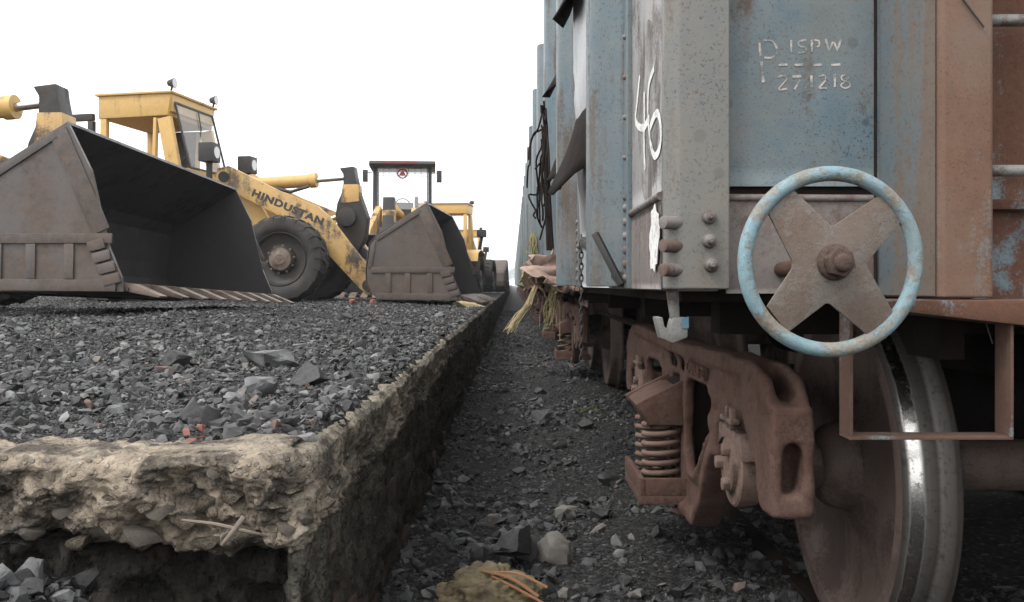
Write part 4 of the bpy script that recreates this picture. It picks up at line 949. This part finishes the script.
#NEXT
# ------------------------------------------------------------------ wheel loaders
BUCKET = [(0, 0), (-1.2, 0), (-1.36, .10), (-1.44, .26), (-1.45, .46), (-1.39, .86), (-1.27, 1.0), (-.52, 1.48)]   # from the lip round the back to the top edge
def make_tyre(c, ax, r, wd, n=40, lugs=22):
    h = wd / 2; t = MB()
    t.lathe([(-h * .72, r * .60), (-h * .95, r * .68), (-h, r * .80), (-h * .93, r * .93), (-h * .80, r * .965), (0, r * .975), (h * .80, r * .965), (h * .93, r * .93), (h, r * .80), (h * .95, r * .68), (h * .72, r * .60)], c, ax, n)
    c, ax = Vector(c), Vector(ax).normalized(); u = ax.orthogonal().normalized(); v = ax.cross(u)
    for k in range(lugs):
        for sd in (-1, 1):
            a0 = 2 * math.pi * (k + (0 if sd > 0 else .5)) / lugs; pts_ = []
            vv = []
            for (al, da, rr) in ((.05, .0, 1.0), (.55, .045, 1.0), (.98, .075, .955), (1.02, .08, .86)):
                for w_ in (-.048, .048):
                    for r2 in (rr, rr - .06):
                        a = a0 + da * 1.6 + w_; vv.append(c + ax * (sd * h * al) + (u * math.cos(a) + v * math.sin(a)) * r * r2)
            fs = []
            for j in range(3):
                b = j * 4; fs += [(b, b + 2, b + 6, b + 4), (b + 1, b + 5, b + 7, b + 3), (b, b + 4, b + 5, b + 1), (b + 2, b + 3, b + 7, b + 6)]
            fs += [(0, 1, 3, 2), (12, 14, 15, 13)]
            t.add(vv, fs)
    return t
def wheel(parent, c, ax, r=.735, wd=.52):
    to = make_tyre(c, ax, r, wd).build('wheel', M['rubber'], parent, smooth=40)
    h = wd / 2; m = MB(); m.lathe([(-h * .8, r * .62), (h * .80, r * .62), (h * .84, r * .60), (h * .55, r * .55), (h * .40, r * .44), (h * .38, r * .34), (h * .62, r * .30), (h * .70, r * .27), (h * .74, r * .12), (h * .74, 0)], c, ax, 30)
    ro = m.build('rim', M['machine_dark'], to, smooth=35)
    c_, a_ = Vector(c), Vector(ax).normalized(); u = a_.orthogonal().normalized(); v = a_.cross(u)
    hb = MB(); hb.lathe([(h * .73, r * .26), (h * .82, r * .25), (h * .86, r * .14), (h * .90, r * .12), (h * .90, 0)], c, ax, 22)
    for k in range(10):
        q = c_ + (u * math.cos(k * .628) + v * math.sin(k * .628)) * r * .31; hb.frus(q + a_ * h * .56, q + a_ * h * .66, .022, .02, 6)
    hb.build('hub', M['tooth'], to, smooth=35)
    return to
def make_bucket(root, x, z, W, k=1., pitch=0., teeth=9, yaw=None):
    """lip at (x, z); k scales the profile"""
    ca, sa = math.cos(pitch), math.sin(pitch)
    def tp(p): a, b = p[0] * k, p[1] * k; return (x + a * ca - b * sa, z + a * sa + b * ca)
    pr = [tp(p) for p in BUCKET]; fine = []
    h = W / 2
    b = MB(); b.shell(pr, -.028, 'y', -h, h); bo = b.build('bucket', M['bucket_in'], root)
    ib = MB(); ib.bx((pr[0][0] - .32, -h + .02, pr[0][1] + .006), (pr[0][0] + .02, h - .02, pr[0][1] + .034)); ib.build('cutting_edge', M['bucket'], bo)
    bk = MB(); q = [tp((a * 1.012 - (.012 if a < -1 else 0), c - (.02 if c < .05 else -.01))) for a, c in BUCKET[1:]]
    bk.shell(q, -.012, 'y', -h + .01, h - .01); bk.build('back_plate', M['bucket'], bo)
    for s in (-1, 1):
        y0 = s * h; pl = MB(); out = [tp(p) for p in BUCKET]
        lead = [tp((-.30, 1.05)), tp((-.22, .72)), tp((-.14, .40)), tp((-.02, .12))]
        pl.prism(out + lead, 'y', y0 - .016, y0 + .016); po = pl.build('side_plate', M['bucket'], bo)
        MB().prism(out + lead, 'y', y0 - s * .017, y0 - s * .022).build('side_inner', M['bucket_in'], po)  # thin darker sheet over the inside of the side plate
        yo = y0 + s * .016
        def strip(p, q_, wd, th=.022): p, q_ = tp(p), tp(q_); MB().bar((p[0], yo + s * th / 2 - s * .002, p[1]), (q_[0], yo + s * th / 2 - s * .002, q_[1]), wd * k, th, up=(0, 1, 0)).build('stiffener', M['bucket'], po, bevel=.004)
        strip((-1.38, .46), (-.10, .46), .085, .024); strip((-1.30, .06), (-.06, .05), .10, .026)
        for xx in (-1.12, -.82, -.48): strip((xx, .11), (xx, .415), .085, .020)
        strip((-1.30, .93), (-.62, 1.37), .075, .02); strip((-.60, 1.40), (-.20, .52), .16, .018); strip((-1.40, .50), (-1.34, .88), .06, .02)
        # rows of bolted wear plates on the leading edge
        for j in range(4):
            a, c = -.235 + j * .046, .40 - j * .098; p = tp((a, c)); e = MB()
            e.box((p[0], yo + s * .022, p[1]), (.15 * k, .022, .088 * k), Matrix.Rotation(-.25, 3, 'Y')); e.build('wear_plate', M['bucket'], po, bevel=.006)
    for j in range(teeth):
        y = -h + .12 + (W - .24) * j / (teeth - 1); t = MB()
        t.prism([(pr[0][0] - .16, pr[0][1] + .03), (pr[0][0] - .12, pr[0][1] + .085), (pr[0][0] + .05, pr[0][1] + .07), (pr[0][0] + .30 * k, pr[0][1] - .035), (pr[0][0] + .29 * k, pr[0][1] - .055), (pr[0][0], pr[0][1] + .0)], 'y', y - .075, y + .075)
        t.build('tooth', M['tooth'], bo, bevel=.006)
    return bo
def make_loader(name, loc, head, art=0., label='', cab='yellow', bW=2.9, bk=1., bx=2.75, bz=.03, lettering=False, lift=0., roll=0., scale=(1, 1, 1), cx=-.38, guard=False, group='wheel loaders on the platform', rear_lamp=False, bpitch=0.):
    root = empty(name, loc, head); root.rotation_euler = (roll, 0, head); root.scale = scale; tag(root, label, 'loader', group)
    Y, YW, D = M['yellow'], M['yellow_worn'], M['machine_dark']
    r = .735
    for s in (-1, 1): wheel(root, (0, s * 1.0, r), (0, s, 0), r)
    # front frame and arm tower
    f = MB(); f.bx((-.95, -.48, .62), (.45, .48, 1.15)); f.frus((0, -.85, r), (0, .85, r), .16, .16, 14); f.build('front_frame', D, root, bevel=.02)
    for s in (-1, 1):
        t = MB(); t.prism([(-1.25, 1.0), (-1.30, 2.0), (-1.22, 2.30), (-1.0, 2.30), (-.75, 1.95), (-.45, 1.45), (.35, 1.1), (.35, .9)], 'y', s * .30, s * .42); t.build('arm_tower', Y, root, bevel=.015)
        a = MB(); hx, hz = bx - 1.60 * bk, .30
        up = [(-1.34, 2.16), (-1.27, 2.32), (-1.08, 2.36), (-.2, 1.93), (.48, 1.65), (.68, 1.48), (hx + .12, hz + .14), (hx + .16, hz - .08), (hx - .02, hz - .17), (hx - .17, hz - .04), (.50, 1.0), (.42, 1.18), (-.80, 1.80), (-1.15, 1.98)]
        a.prism(up, 'y', s * .52, s * .66); ao = a.build('lift_arm', YW, root, bevel=.012)
        MB().frus((-1.16, s * .50, 2.17), (-1.16, s * .70, 2.17), .10, .09, 16).build('pivot_pin', D, ao, smooth=35); MB().frus((hx, s * .50, hz), (hx, s * .72, hz), .12, .10, 16).build('pivot_pin', D, ao, smooth=35)
        if lettering and s < 0:
            an = math.atan2(-.70, 1.66)
            MT = Matrix.Translation((-.04, s * .6615, 1.635)) @ Matrix.Rotation(math.pi / 2, 4, 'X') @ Matrix.Rotation(an, 4, 'Z')
            text_mesh('lettering', 'HINDUSTAN', .165, M['black_letter'], ao, MT, extrude=.002, offset=.008, spacing=1.12, sx=1.32)
        lc = MB(); lc.frus((-.55, s * .46, 1.05), (.25, s * .46, 1.32), .075, .075, 14); lc.build('lift_cylinder', Y, root, smooth=40)
        MB().frus((.25, s * .46, 1.32), (.75, s * .46, 1.48), .04, .04, 10).build('cylinder_rod', M['chrome'], root, smooth=40)
    # bell crank, tilt cylinder and link
    b = MB(); b.prism([(x_ + cx, z_) for x_, z_ in [(1.10, 2.37), (1.36, 2.40), (1.38, 2.26), (1.46, 1.9), (1.60, 1.5), (1.56, 1.15), (1.42, .85), (1.28, .88), (1.16, 1.2), (1.02, 1.48), (1.06, 1.75), (1.17, 2.0), (1.17, 2.26)]], 'y', -.14, .14); b.frus((1.25 + cx, -.24, 1.5), (1.25 + cx, .24, 1.5), .17, .17, 18)
    bo = b.build('bell_crank', D, root, bevel=.02)
    MB().prism([(x_ + cx, z_) for x_, z_ in [(1.13, 1.74), (1.46, 1.78), (1.44, 2.08), (1.16, 2.08)]], 'y', -.152, .152).build('bell_crank_band', YW, bo, bevel=.01)
    c = MB(); ce = .20 + (cx + .38) * 1.6; c.frus((-1.0, 0, 2.10), (ce, 0, 2.17), .115, .115, 20); c.frus((ce - .04, 0, 2.168), (ce + .08, 0, 2.175), .135, .135, 20); co = c.build('tilt_cylinder', Y, root, smooth=35)
    MB().tube([(-.45, -.13, 2.03), (-.15, -.17, 1.95), (.18, -.14, 2.05)], .03, 8).build('hose', D, co, smooth=40)
    MB().frus((ce + .08, 0, 2.175), (1.24 + cx, 0, 2.22), .05, .05, 14).build('cylinder_rod', M['chrome'], co, smooth=40)
    MB().bar((1.42 + cx, 0, .95), (bx - 1.50 * bk, 0, .62), .16, .12, up=(0, 1, 0)).build('bucket_link', D, root, bevel=.02)
    make_bucket(root, bx, bz, bW, bk, bpitch)
    # rear body, turned about the articulation joint
    AM = Matrix.Translation((-1.3, 0, 0)) @ Matrix.Rotation(art, 4, 'Z')
    def rb(mb, nm, mat, parent=root, **kw): return mb.xf(AM).build(nm, mat, parent, **kw)
    h = MB(); h.prism([(-.55, .75), (-.55, 1.65), (-2.2, 1.65), (-2.2, .75)], 'y', -.55, .55); rb(h, 'rear_frame', D, bevel=.02)
    hd = MB(); hd.prism([(-2.08, 1.05), (-2.08, 2.25), (-3.2, 2.20), (-3.55, 2.05), (-3.6, .95), (-3.3, .70)], 'y', -.80, .80); ho = rb(hd, 'engine_hood', Y, bevel=.05)
    gr = MB()
    for k in range(6): gr.bx((-3.62, -.5, 1.1 + k * .13), (-3.56, .5, 1.17 + k * .13))
    rb(gr, 'grille', D, ho)
    ex = MB(); ex.tube([(-2.6, .35, 2.2), (-2.6, .35, 2.7), (-2.65, .35, 2.85)], .06, 10); rb(ex, 'exhaust_pipe', D, smooth=40)
    for s in (-1, 1):
        to = wheel(root, AM @ Vector((-1.75, s * 1.0, r)), AM.to_3x3() @ Vector((0, s, 0)), r)
        f = MB(); f.shell([(-2.62, 1.25), (-2.45, 1.58), (-1.75, 1.72), (-1.05, 1.58), (-.88, 1.2)], .04, 'y', s * .62, s * 1.24); rb(f, 'fender', Y)
        lp = MB(); lp.bx((-3.56, s * .62, 1.85), (-3.66, s * .80, 1.97)); rb(lp, 'rear_lamp', M['red'], bevel=.01)
    # cab
    cm = Y if cab == 'yellow' else D
    zf, zr, zs = 1.62, 3.62, 2.32
    x0, x1, x1b, hw = -2.04, -.72, -.40, .80
    fl = MB(); fl.bx((x0, -hw, zf - .25), (x1b, hw, zf)); rb(fl, 'cab_floor', cm, bevel=.02)
    lo = MB()
    lo.prism([(x0, zf), (x1b, zf), (x1b - .02, zs), (x0, zs - .30)], 'y', hw - .04, hw); lo.prism([(x0, zf), (x0 + .5, zf), (x0 + .5, zs - .3), (x0, zs - .30)], 'y', -hw, -hw + .04); lo.bx((x1b - .04, -hw + .04, zf), (x1b, hw - .04, zs)); lo.bx((x0, -hw + .04, zf), (x0 + .04, hw - .04, zs + .1))
    rb(lo, 'cab_panel', cm)
    pz = zr - (.42 if cab == 'yellow' else .10)
    for s in (-1, 1):
        for (a, b_, wd) in (((x0 + .07, zf), (x0 + .07, pz), .12), ((x1b - .13, zf), (x1 - .12, pz), .24 if cab == 'yellow' else .12), ((-1.06, zf), (-1.00, pz), .06)):
            if cab != 'yellow' and wd < .1: continue
            rb(MB().bar((a[0], s * (hw - .05), a[1]), (b_[0], s * (hw - .05), b_[1]), .10, wd, up=(1, 0, 0)), 'cab_post', cm, bevel=.012)
    if cab == 'yellow':
        ro = MB(); ro.prism([(x0 - .02, pz), (x1 - .04, pz + .03), (x1 + .02, zr), (x0 - .02, zr - .02)], 'y', -hw - .01, hw + .01); ro = rb(ro, 'cab_roof', cm, bevel=.025)
        rb(MB().prism([(x0 - .06, zr - .03), (x1 + .05, zr - .01), (x1 + .06, zr + .03), (x0 - .06, zr + .01)], 'y', -hw - .05, hw + .05), 'roof_edge', cm, ro, bevel=.01)
        wf = [(x1b - .005, zs + .02), (x1 + .025, pz + .27)]
    else:
        ro = MB(); ro.prism([(x0 - .1, zr - .10), (x1 + .12, zr - .12), (x1 + .2, zr - .05), (x1 + .1, zr + .04), (x0 - .1, zr + .06)], 'y', -hw - .1, hw + .1); ro = rb(ro, 'cab_roof', D, bevel=.02)
        rb(MB().bx((x1 + .14, -.50, zr - .06), (x1 + .185, .40, zr + .015)), 'roof_sign', M['red'], ro, bevel=.004)
        wf = [(x1b - .005, zs - .35), (x1 + .0, pz)]
    gm = M['glass']
    def pane(q, nm='window_pane', par=ro): rb(MB().add([Vector(p) for p in q], [(0, 1, 2, 3)]), nm, gm, par)
    yw = hw - .12
    pane([(wf[0][0], -yw, wf[0][1]), (wf[0][0], yw, wf[0][1]), (wf[1][0], yw, wf[1][1]), (wf[1][0], -yw, wf[1][1])], 'windscreen')
    fr = MB()
    for s in (-1, 1): fr.bar((wf[0][0] + .004, s * yw, wf[0][1]), (wf[1][0] + .004, s * yw, wf[1][1]), .03, .03)
    for q in wf: fr.bar((q[0] + .005, -yw, q[1]), (q[0] + .005, yw, q[1]), .03, .03)
    rb(fr, 'windscreen_seal', D, ro)
    if cab == 'yellow':
        fp = MB(); fp.bar((wf[1][0] - .035, -hw + .05, (wf[1][1] + pz) / 2 + .12), (wf[1][0] - .035, hw - .05, (wf[1][1] + pz) / 2 + .12), .06, .3); rb(fp, 'cab_brow', cm, ro)
        wpr = MB(); wpr.tube([(wf[1][0] + .03, .10, wf[1][1] - .03), (wf[1][0] + .11, .05, wf[1][1] - .35), (wf[1][0] + .12, .0, wf[1][1] - .5)], .012, 6); rb(wpr, 'wiper', D, ro)
        for s in (-1, 1):
            lm = MB(); lm.tube([(x1 + .0, s * (hw - .04), zr + .02), (x1 + .02, s * (hw - .04), zr + .12)], .02, 6); lm.frus((x1 - .05, s * (hw - .04), zr + .17), (x1 + .07, s * (hw - .04), zr + .17), .05, .09, 12); lo_ = rb(lm, 'roof_lamp', D, smooth=40)
            rb(MB().frus((x1 + .07, s * (hw - .04), zr + .17), (x1 + .075, s * (hw - .04), zr + .17), .082, .082, 12), 'lens', M['lens'], lo_)
    else:
        rb(MB().tube([(wf[1][0] + .05 + .10 * 0, .13 * math.cos(t), zr - .30 + .13 * math.sin(t)) for t in [2 * math.pi * q / 20 for q in range(20)]], .022, 6, closed=True), 'emblem', M['red'], ro, smooth=60)
        rb(MB().prism([(-.10, zr - .36), (.10, zr - .36), (.0, zr - .20)], 'x', wf[1][0] + .03, wf[1][0] + .06), 'emblem', M['red'], ro)
        bars = MB()
        for k in range(9): bars.tube([(wf[1][0] + .01, -.68 + k * .17, pz + .05), (wf[1][0] + .03, -.68 + k * .17, pz - .28)], .008, 5)
        for k in range(4): bars.tube([(wf[1][0] + .01, -.68, pz - .03 - k * .08), (wf[1][0] + .01, .68, pz - .03 - k * .08)], .008, 5)
        rb(bars, 'screen_mesh', D, ro)
        for s in (-1, 1):
            mi = MB(); mi.tube([(x1 + .05, s * hw, zr - .3), (x1 + .12, s * (hw + .18), zr - .28)], .015, 6); mi.bx((x1 + .08, s * (hw + .13), zr - .55), (x1 + .15, s * (hw + .27), zr - .22)); rb(mi, 'mirror', D, bevel=.01)
    st_ = MB(); st_.bx((-1.75, -.28, zf), (-1.25, .28, zf + .45)); st_.bx((-1.85, -.28, zf + .40), (-1.68, .28, zf + 1.0)); rb(st_, 'seat', D, bevel=.05)
    wh = MB(); wh.tube([(-.85 + .06 * math.sin(t), .2 * math.cos(t), zf + .85 + .17 * math.sin(t)) for t in [2 * math.pi * q / 20 for q in range(20)]], .016, 6, closed=True); wh.tube([(-.85, 0, zf + .85), (-.6, 0, zf + .1)], .03, 8); rb(wh, 'steering_wheel', D, smooth=50)
    if cab == 'yellow':
        rb(MB().bx((x0 + .50, hw - .07, zs - .3), (x0 + 1.02, hw - .05, pz)), 'cab_lining', D)
    if guard:
        g_ = MB(); g_.bar((-3.0, -.78, 3.22), (-2.16, -.78, 3.24), .10, .12); rb(g_, 'guard_rail', D, bevel=.01)
        for q_ in (-2.96, -2.20): rb(MB().bar((q_, -.78, 3.17), (q_, -.78, 2.2), .10, .10), 'guard_post', D, bevel=.01)
    # head lamps on brackets
    for (lx_, ly_) in (((.10, -.98), (.0, .70)) if cab == 'yellow' else ()):
        q = MB(); q.bx((lx_ - .13, ly_ - .15, 2.38), (lx_ + .13, ly_ + .15, 2.70)); q.bar((lx_, ly_, 2.4), (lx_ - .06, ly_ * .9, 1.6), .10, .10); qo = rb(q, 'head_lamp', D, bevel=.02)
        rb(MB().frus((lx_ + .13, ly_, 2.54), (lx_ + .14, ly_, 2.54), .10, .10, 16), 'lens', M['lens'], qo)
    return root
LZ = CZ - .275
la = make_loader('wheel_loader', (-3.776, 16.6, LZ - .03), R(-4), R(-5), 'yellow wheel loader with black lettering on its lift arm and glazed yellow cab', lettering=True, bW=2.95, bk=1.06, bx=3.06, bz=.06, guard=True)
# loader whose wide open bucket fills the left foreground
sB = .88; lbx = 3.0
fw = Vector((math.cos(R(-2.6)), math.sin(R(-2.6)), 0)); ctr = P(124, 297, 7.0).lerp(P(259, 304, 10.7), .5)
lb = make_loader('wheel_loader', (ctr.x + .08 - fw.x * lbx * sB, ctr.y - fw.y * lbx * sB, CZ - .19), R(-2.6), 0, 'yellow wheel loader cut by the left edge, with the wide empty bucket in the foreground', bW=3.7 / sB, bk=.99, bx=lbx, bz=.09, roll=R(-1.9), scale=(sB, sB, sB), cx=-.08)
lc = make_loader('wheel_loader', (-2.98, 23.4, LZ), R(-91), R(6), 'wheel loader with black framed cab, red roof strip and wire mesh screen', cab='black', bx=2.7, bW=2.3, bk=.95)
ld = make_loader('wheel_loader', (-2.05, 35.0, LZ), R(84), R(0), 'small looking yellow wheel loader with its back turned, far down the platform edge', scale=(1.08, 1.08, .84))
le = make_loader('wheel_loader', (-2.35, 50.0, LZ), R(88), R(0), 'farthest wheel loader, half hidden behind the yellow one with its back turned', scale=(1, 1, .84))
#NEXT
# ------------------------------------------------------------------ loose things
def cloth(name, pts, wd, mat, label, cat, seed, th=.004, ruff=.03, parent=None):
    """crumpled strip of cloth hanging along pts"""
    V = []; nx = 9; pts = curve3(pts)
    for i_, p in enumerate(pts):
        t = i_ / (len(pts) - 1)
        for j in range(nx + 1):
            u = j / nx - .5; q = Vector((t * 5, u * 4, seed)); w_ = wd * (.55 + .75 * math.sin(math.pi * min(1, t * 1.1 + .12)) + .3 * mn.noise(q * .7))
            V.append((p[0] + u * w_ * .55 + ruff * mn.noise(q * 1.7), p[1] + u * w_ + ruff * mn.noise(q * 1.9 + Vector((5, 0, 0))), p[2] + ruff * mn.noise(q * 1.4 + Vector((9, 0, 0)))))
    i2 = np.arange(len(V)).reshape(len(pts), nx + 1)
    T = np.stack([i2[:-1, :-1], i2[:-1, 1:], i2[1:, 1:], i2[1:, :-1]], -1).reshape(-1, 4)
    o = mesh_np(name, V, T, mat, parent, smooth=True); s = o.modifiers.new('s', 'SOLIDIFY'); s.thickness = th
    if label: tag(o, label, cat)
    return o
def curve3(ps, n=6):
    ps = [Vector(p) for p in ps]; out = []
    for i_ in range(len(ps) - 1):
        p0, p1, p2, p3 = [ps[max(0, min(len(ps) - 1, i_ + k))] for k in (-1, 0, 1, 2)]
        for j in range(n):
            t = j / n; out.append(.5 * ((2 * p1) + (p2 - p0) * t + (2 * p0 - 5 * p1 + 4 * p2 - p3) * t * t + (3 * p1 - p0 - 3 * p2 + p3) * t ** 3))
    return out + [ps[-1]]
rs = empty('torn_sack', P(560, 290, 5.6)); tag(rs, 'torn pinkish sack cloth snagged on the wagon side above the second bogie', 'cloth')
def rel(ps, base): return [Vector(p) - base for p in ps]
bs = rs.location.copy()
cloth('cloth_strip', rel([P(556, 255, 5.6), P(560, 270, 5.5), P(570, 282, 5.4), P(577, 291, 5.4)], bs), .55, M['rag'], None, None, 1.5, parent=rs, ruff=.07)
cloth('cloth_strip', rel([P(553, 262, 5.7), P(552, 275, 5.6), P(549, 292, 5.6)], bs), .36, M['rag'], None, None, 2.5, parent=rs, ruff=.06)
cloth('cloth_strip', rel([P(556, 258, 5.7), P(548, 268, 5.6), P(543, 275, 5.6)], bs), .24, M['rag2'], None, None, 3.5, parent=rs, ruff=.05)
cloth('cloth_strip', rel([P(562, 262, 5.6), P(563, 280, 5.5), P(560, 296, 5.5)], bs), .14, M['rag2'], None, None, 4.5, parent=rs, ruff=.05)
def strands(name, a, b, n, spread, mat, label, cat, seed, r=.0035, sag=.1):
    q = random.Random(seed); m = MB(); a, b = Vector(a), Vector(b)
    for k in range(n):
        e = b + Vector((q.gauss(0, 1), q.gauss(0, 1), q.gauss(0, 1))) * spread; t0 = q.uniform(0, .1); st = a.lerp(e, t0) + Vector((q.gauss(0, .2), q.gauss(0, .2), q.gauss(0, .2))) * spread
        mid = st.lerp(e, .5) + Vector((q.gauss(0, .5), q.gauss(0, .5), 0)) * spread - Vector((0, 0, sag * (b - a).length))
        w1 = st.lerp(e, .28) + Vector((q.gauss(0, .4), q.gauss(0, .4), q.gauss(0, .3))) * spread; w2 = st.lerp(e, .75) + Vector((q.gauss(0, .7), q.gauss(0, .7), q.gauss(0, .4))) * spread
        m.tube(curve3([st, w1, mid, w2, e], 4), r * q.uniform(.7, 1.4), 5)
    return tag(m.build(name, mat, smooth=60), label, cat)
strands('straw_bundle', P(556, 272, 5.5), P(549, 322, 5.5), 22, .030, M['straw'], 'yellow straw hanging below the torn pinkish sack', 'straw', 3, r=.0013, sag=-.02)
strands('straw_rope', P(546, 272, 5.6), P(509, 330, 5.2), 20, .016, M['rope'], 'pale straw rope slanting from the sack down to the track bed', 'rope', 4, r=.0016, sag=.03)
strands('straw_bundle', P(533, 232, 9.2), P(534, 268, 9.2), 24, .035, M['straw'], 'yellow straw wisp hanging on the wagon further back', 'straw', 5, r=.0035, sag=0)
strands('straw_bundle', P(527, 262, 13), P(527, 284, 13), 18, .05, M['straw'], 'farthest yellow straw wisp, low on the train side', 'straw', 6, r=.008, sag=0)
cloth('rag', [P(539, 262, 8.2), P(540, 276, 8.2), P(536, 288, 8.2)], .25, M['rag'], 'dull pink rag low on the train side behind the torn sack', 'cloth', 6.5, ruff=.06)
cloth('rag', [P(531, 266, 11), P(529, 278, 11), P(530, 290, 11)], .3, M['rag2'], 'tan rag dangling near the coupling of the nearest wagon', 'cloth', 7.5, ruff=.06)
q = random.Random(9); m = MB()
for k in range(16):
    a = P(q.uniform(541, 546), q.uniform(100, 150), 6.6); pts_ = [a]
    for j in range(5): a = a + Vector((q.gauss(0, .03), q.gauss(0, .12), -q.uniform(.02, .22))); pts_.append(Vector((max(.10, min(a.x, .236)), a.y, a.z)))
    m.tube(curve3(pts_, 4), .007, 5)
for k in range(4): m.tube(curve3([P(543 + k, 130, 6.6), P(546 + k, 190, 6.5), P(548 + k * 1.5, 250, 6.4)], 5), .012, 6)
tag(m.build('wire_tangle', M['rag2'] if False else M['dark'], smooth=60), 'tangle of dark wire and cord hanging on the wagon stanchions', 'wire')
# jute sack at the bottom of the frame
p = P(487, 598, 3.15); zb_ = z_bed(p.x, p.y)
sk_ = empty('jute_sack', (p.x, p.y, zb_)); tag(sk_, 'half buried jute sack with orange brown straps in front of the coal boulders', 'sack')
bm = bmesh.new(); bmesh.ops.create_icosphere(bm, subdivisions=5, radius=1)
for v in bm.verts:
    n_ = mn.fractal(v.co * 1.6 + Vector((4, 0, 0)), 1, 2, 4); c_ = abs(mn.noise(v.co * 3.1)); v.co = Vector((v.co.x * .17, v.co.y * .12, v.co.z * .085 + .045)) * (1 + .25 * n_ - .16 * (1 - c_) ** 6 + .03 * mn.noise(v.co * 9))
me = bpy.data.meshes.new('sack_body'); bm.to_mesh(me); bm.free(); me.materials.append(M['sack']); me.polygons.foreach_set('use_smooth', [True] * len(me.polygons))
o = bpy.data.objects.new('sack_body', me); COL.objects.link(o); o.parent = sk_
for k, (a, b_, c_) in enumerate((((-.02, -.02, .13), (.08, -.07, .12), (.17, -.10, .07)), ((.0, -.03, .125), (.10, -.05, .13), (.20, -.07, .09)), ((.02, -.05, .12), (.11, -.10, .09), (.2, -.13, .05)))):
    ps = curve3([a, b_, c_], 5); mb = MB()
    for q0, q1 in zip(ps[:-1], ps[1:]): mb.bar(q0, q1 + (q1 - q0) * .1, .018 - .003 * k, .004)
    mb.build('strap', simple('orange brown strap %d' % k, (.30, .15, .07), (.20, .10, .05), 12), sk_)
# scraps by the loaders, stick and grass
rock('straw_clump', 469, 304, 34, 8, M['rope'], 'flat tan clump of husk on the coal beside the far bucket', 'husk', z_top, 301)
rock('stone', 352, 301, 9, 8, M['brick_red'], 'left of two small orange stones in front of the far bucket', 'stone', z_top, 302)
rock('stone', 372, 301, 9, 7, M['brick_red'], 'right of two small orange stones in front of the far bucket', 'stone', z_top, 303)
s1 = P(186, 522, YF - .06); s2_ = P(262, 537, YF - .05)
tag(MB().tube(curve3([P(182, 520, YF - .02), P(215, 524, YF - .05), P(245, 531, YF - .06), P(268, 536, YF - .03)]), [.0022 + .0018 * math.sin(math.pi * k / 19) for k in range(19)], 7).build('stick', M['wood'], smooth=50), 'long weathered stick caught along the crumbling platform face', 'stick')
tag(MB().tube([P(222, 545, YF - .06), P(232, 533, YF - .07), P(244, 517, YF - .05)], [.004, .0055, .006], 7).build('stick', M['wood'], smooth=50), 'short stick poking up across the long one on the platform face', 'stick')
gp = on(585, 411, z_bed); m = MB(); q = random.Random(3)
for k in range(26):
    a = gp + Vector((q.gauss(0, .05), q.gauss(0, .04), 0)); a.z = z_bed(a.x, a.y); d = Vector((q.gauss(0, .03), q.gauss(0, .03), q.uniform(.015, .04))); sd_ = Vector((.003, 0, 0))
    m.add([a - sd_, a + sd_, a + d], [(0, 1, 2)])
tag(m.build('grass_tuft', M['grass']), 'tiny green grass tuft growing on the track bed', 'grass', kind='stuff')
gp = on(676, 540, z_bed)
# far trees in the haze
q = random.Random(12)
for k, (px, d, h) in enumerate([(489, 1360, 24), (497, 1420, 22), (504, 1380, 20), (511, 1440, 24), (518, 1390, 21), (526, 1430, 22), (474, 1440, 25), (458, 1400, 23)]):
    b = Vector(((px - 513) / F * d, d, CZ - .4)); t = empty('tree', b); h *= q.uniform(.85, 1.2)
    tag(t, 'pale hazy tree on the horizon beyond the end of the platform', 'tree', 'hazy trees on the horizon')
    tr = MB().tube([(0, 0, 0), (.2, 0, h * .35), (.1, .2, h * .7)], [.45, .3, .1], 8)
    for j in range(5): a = q.uniform(0, 6.28); tr.tube([(.2, 0, h * .35), (.2 + math.cos(a) * h * .25, math.sin(a) * h * .25, h * .65)], [.2, .06], 6)
    tr.build('trunk', M['bark'], t, smooth=50)
    V = []; Fs = []
    cl = [Vector((q.gauss(0, h * .24), q.gauss(0, h * .24), h * q.uniform(.4, .95))) for _ in range(16)]
    for c_ in cl:
        for _ in range(70):
            p_ = c_ + Vector((q.gauss(0, 1), q.gauss(0, 1), q.gauss(0, .8))) * h * .075; n_ = len(V)
            a, b2 = [Vector((q.gauss(0, 1), q.gauss(0, 1), q.gauss(0, 1))) * .55 for _ in range(2)]
            V += [p_ - a, p_ + b2, p_ + a, p_ - b2]; Fs.append((n_, n_ + 1, n_ + 2, n_ + 3))
    mesh_np('crown', V, Fs, M['leaf'], t)
# ------------------------------------------------------------------ haze: even air over the whole yard
hz = MB().bx((-1300, -120, -2.5), (1300, 1900, 48)).build('haze', None); tag(hz, kind='stuff'); hz.display_type = 'WIRE'
hm = bpy.data.materials.new('haze air'); hm.use_nodes = True; t_ = hm.node_tree; t_.nodes.clear()
pv = t_.nodes.new('ShaderNodeVolumePrincipled'); pv.inputs['Color'].default_value = (.93, .96, 1, 1); pv.inputs['Density'].default_value = .0009; pv.inputs['Anisotropy'].default_value = .2
ou = t_.nodes.new('ShaderNodeOutputMaterial'); t_.links.new(pv.outputs[0], ou.inputs['Volume']); hz.data.materials.append(hm)
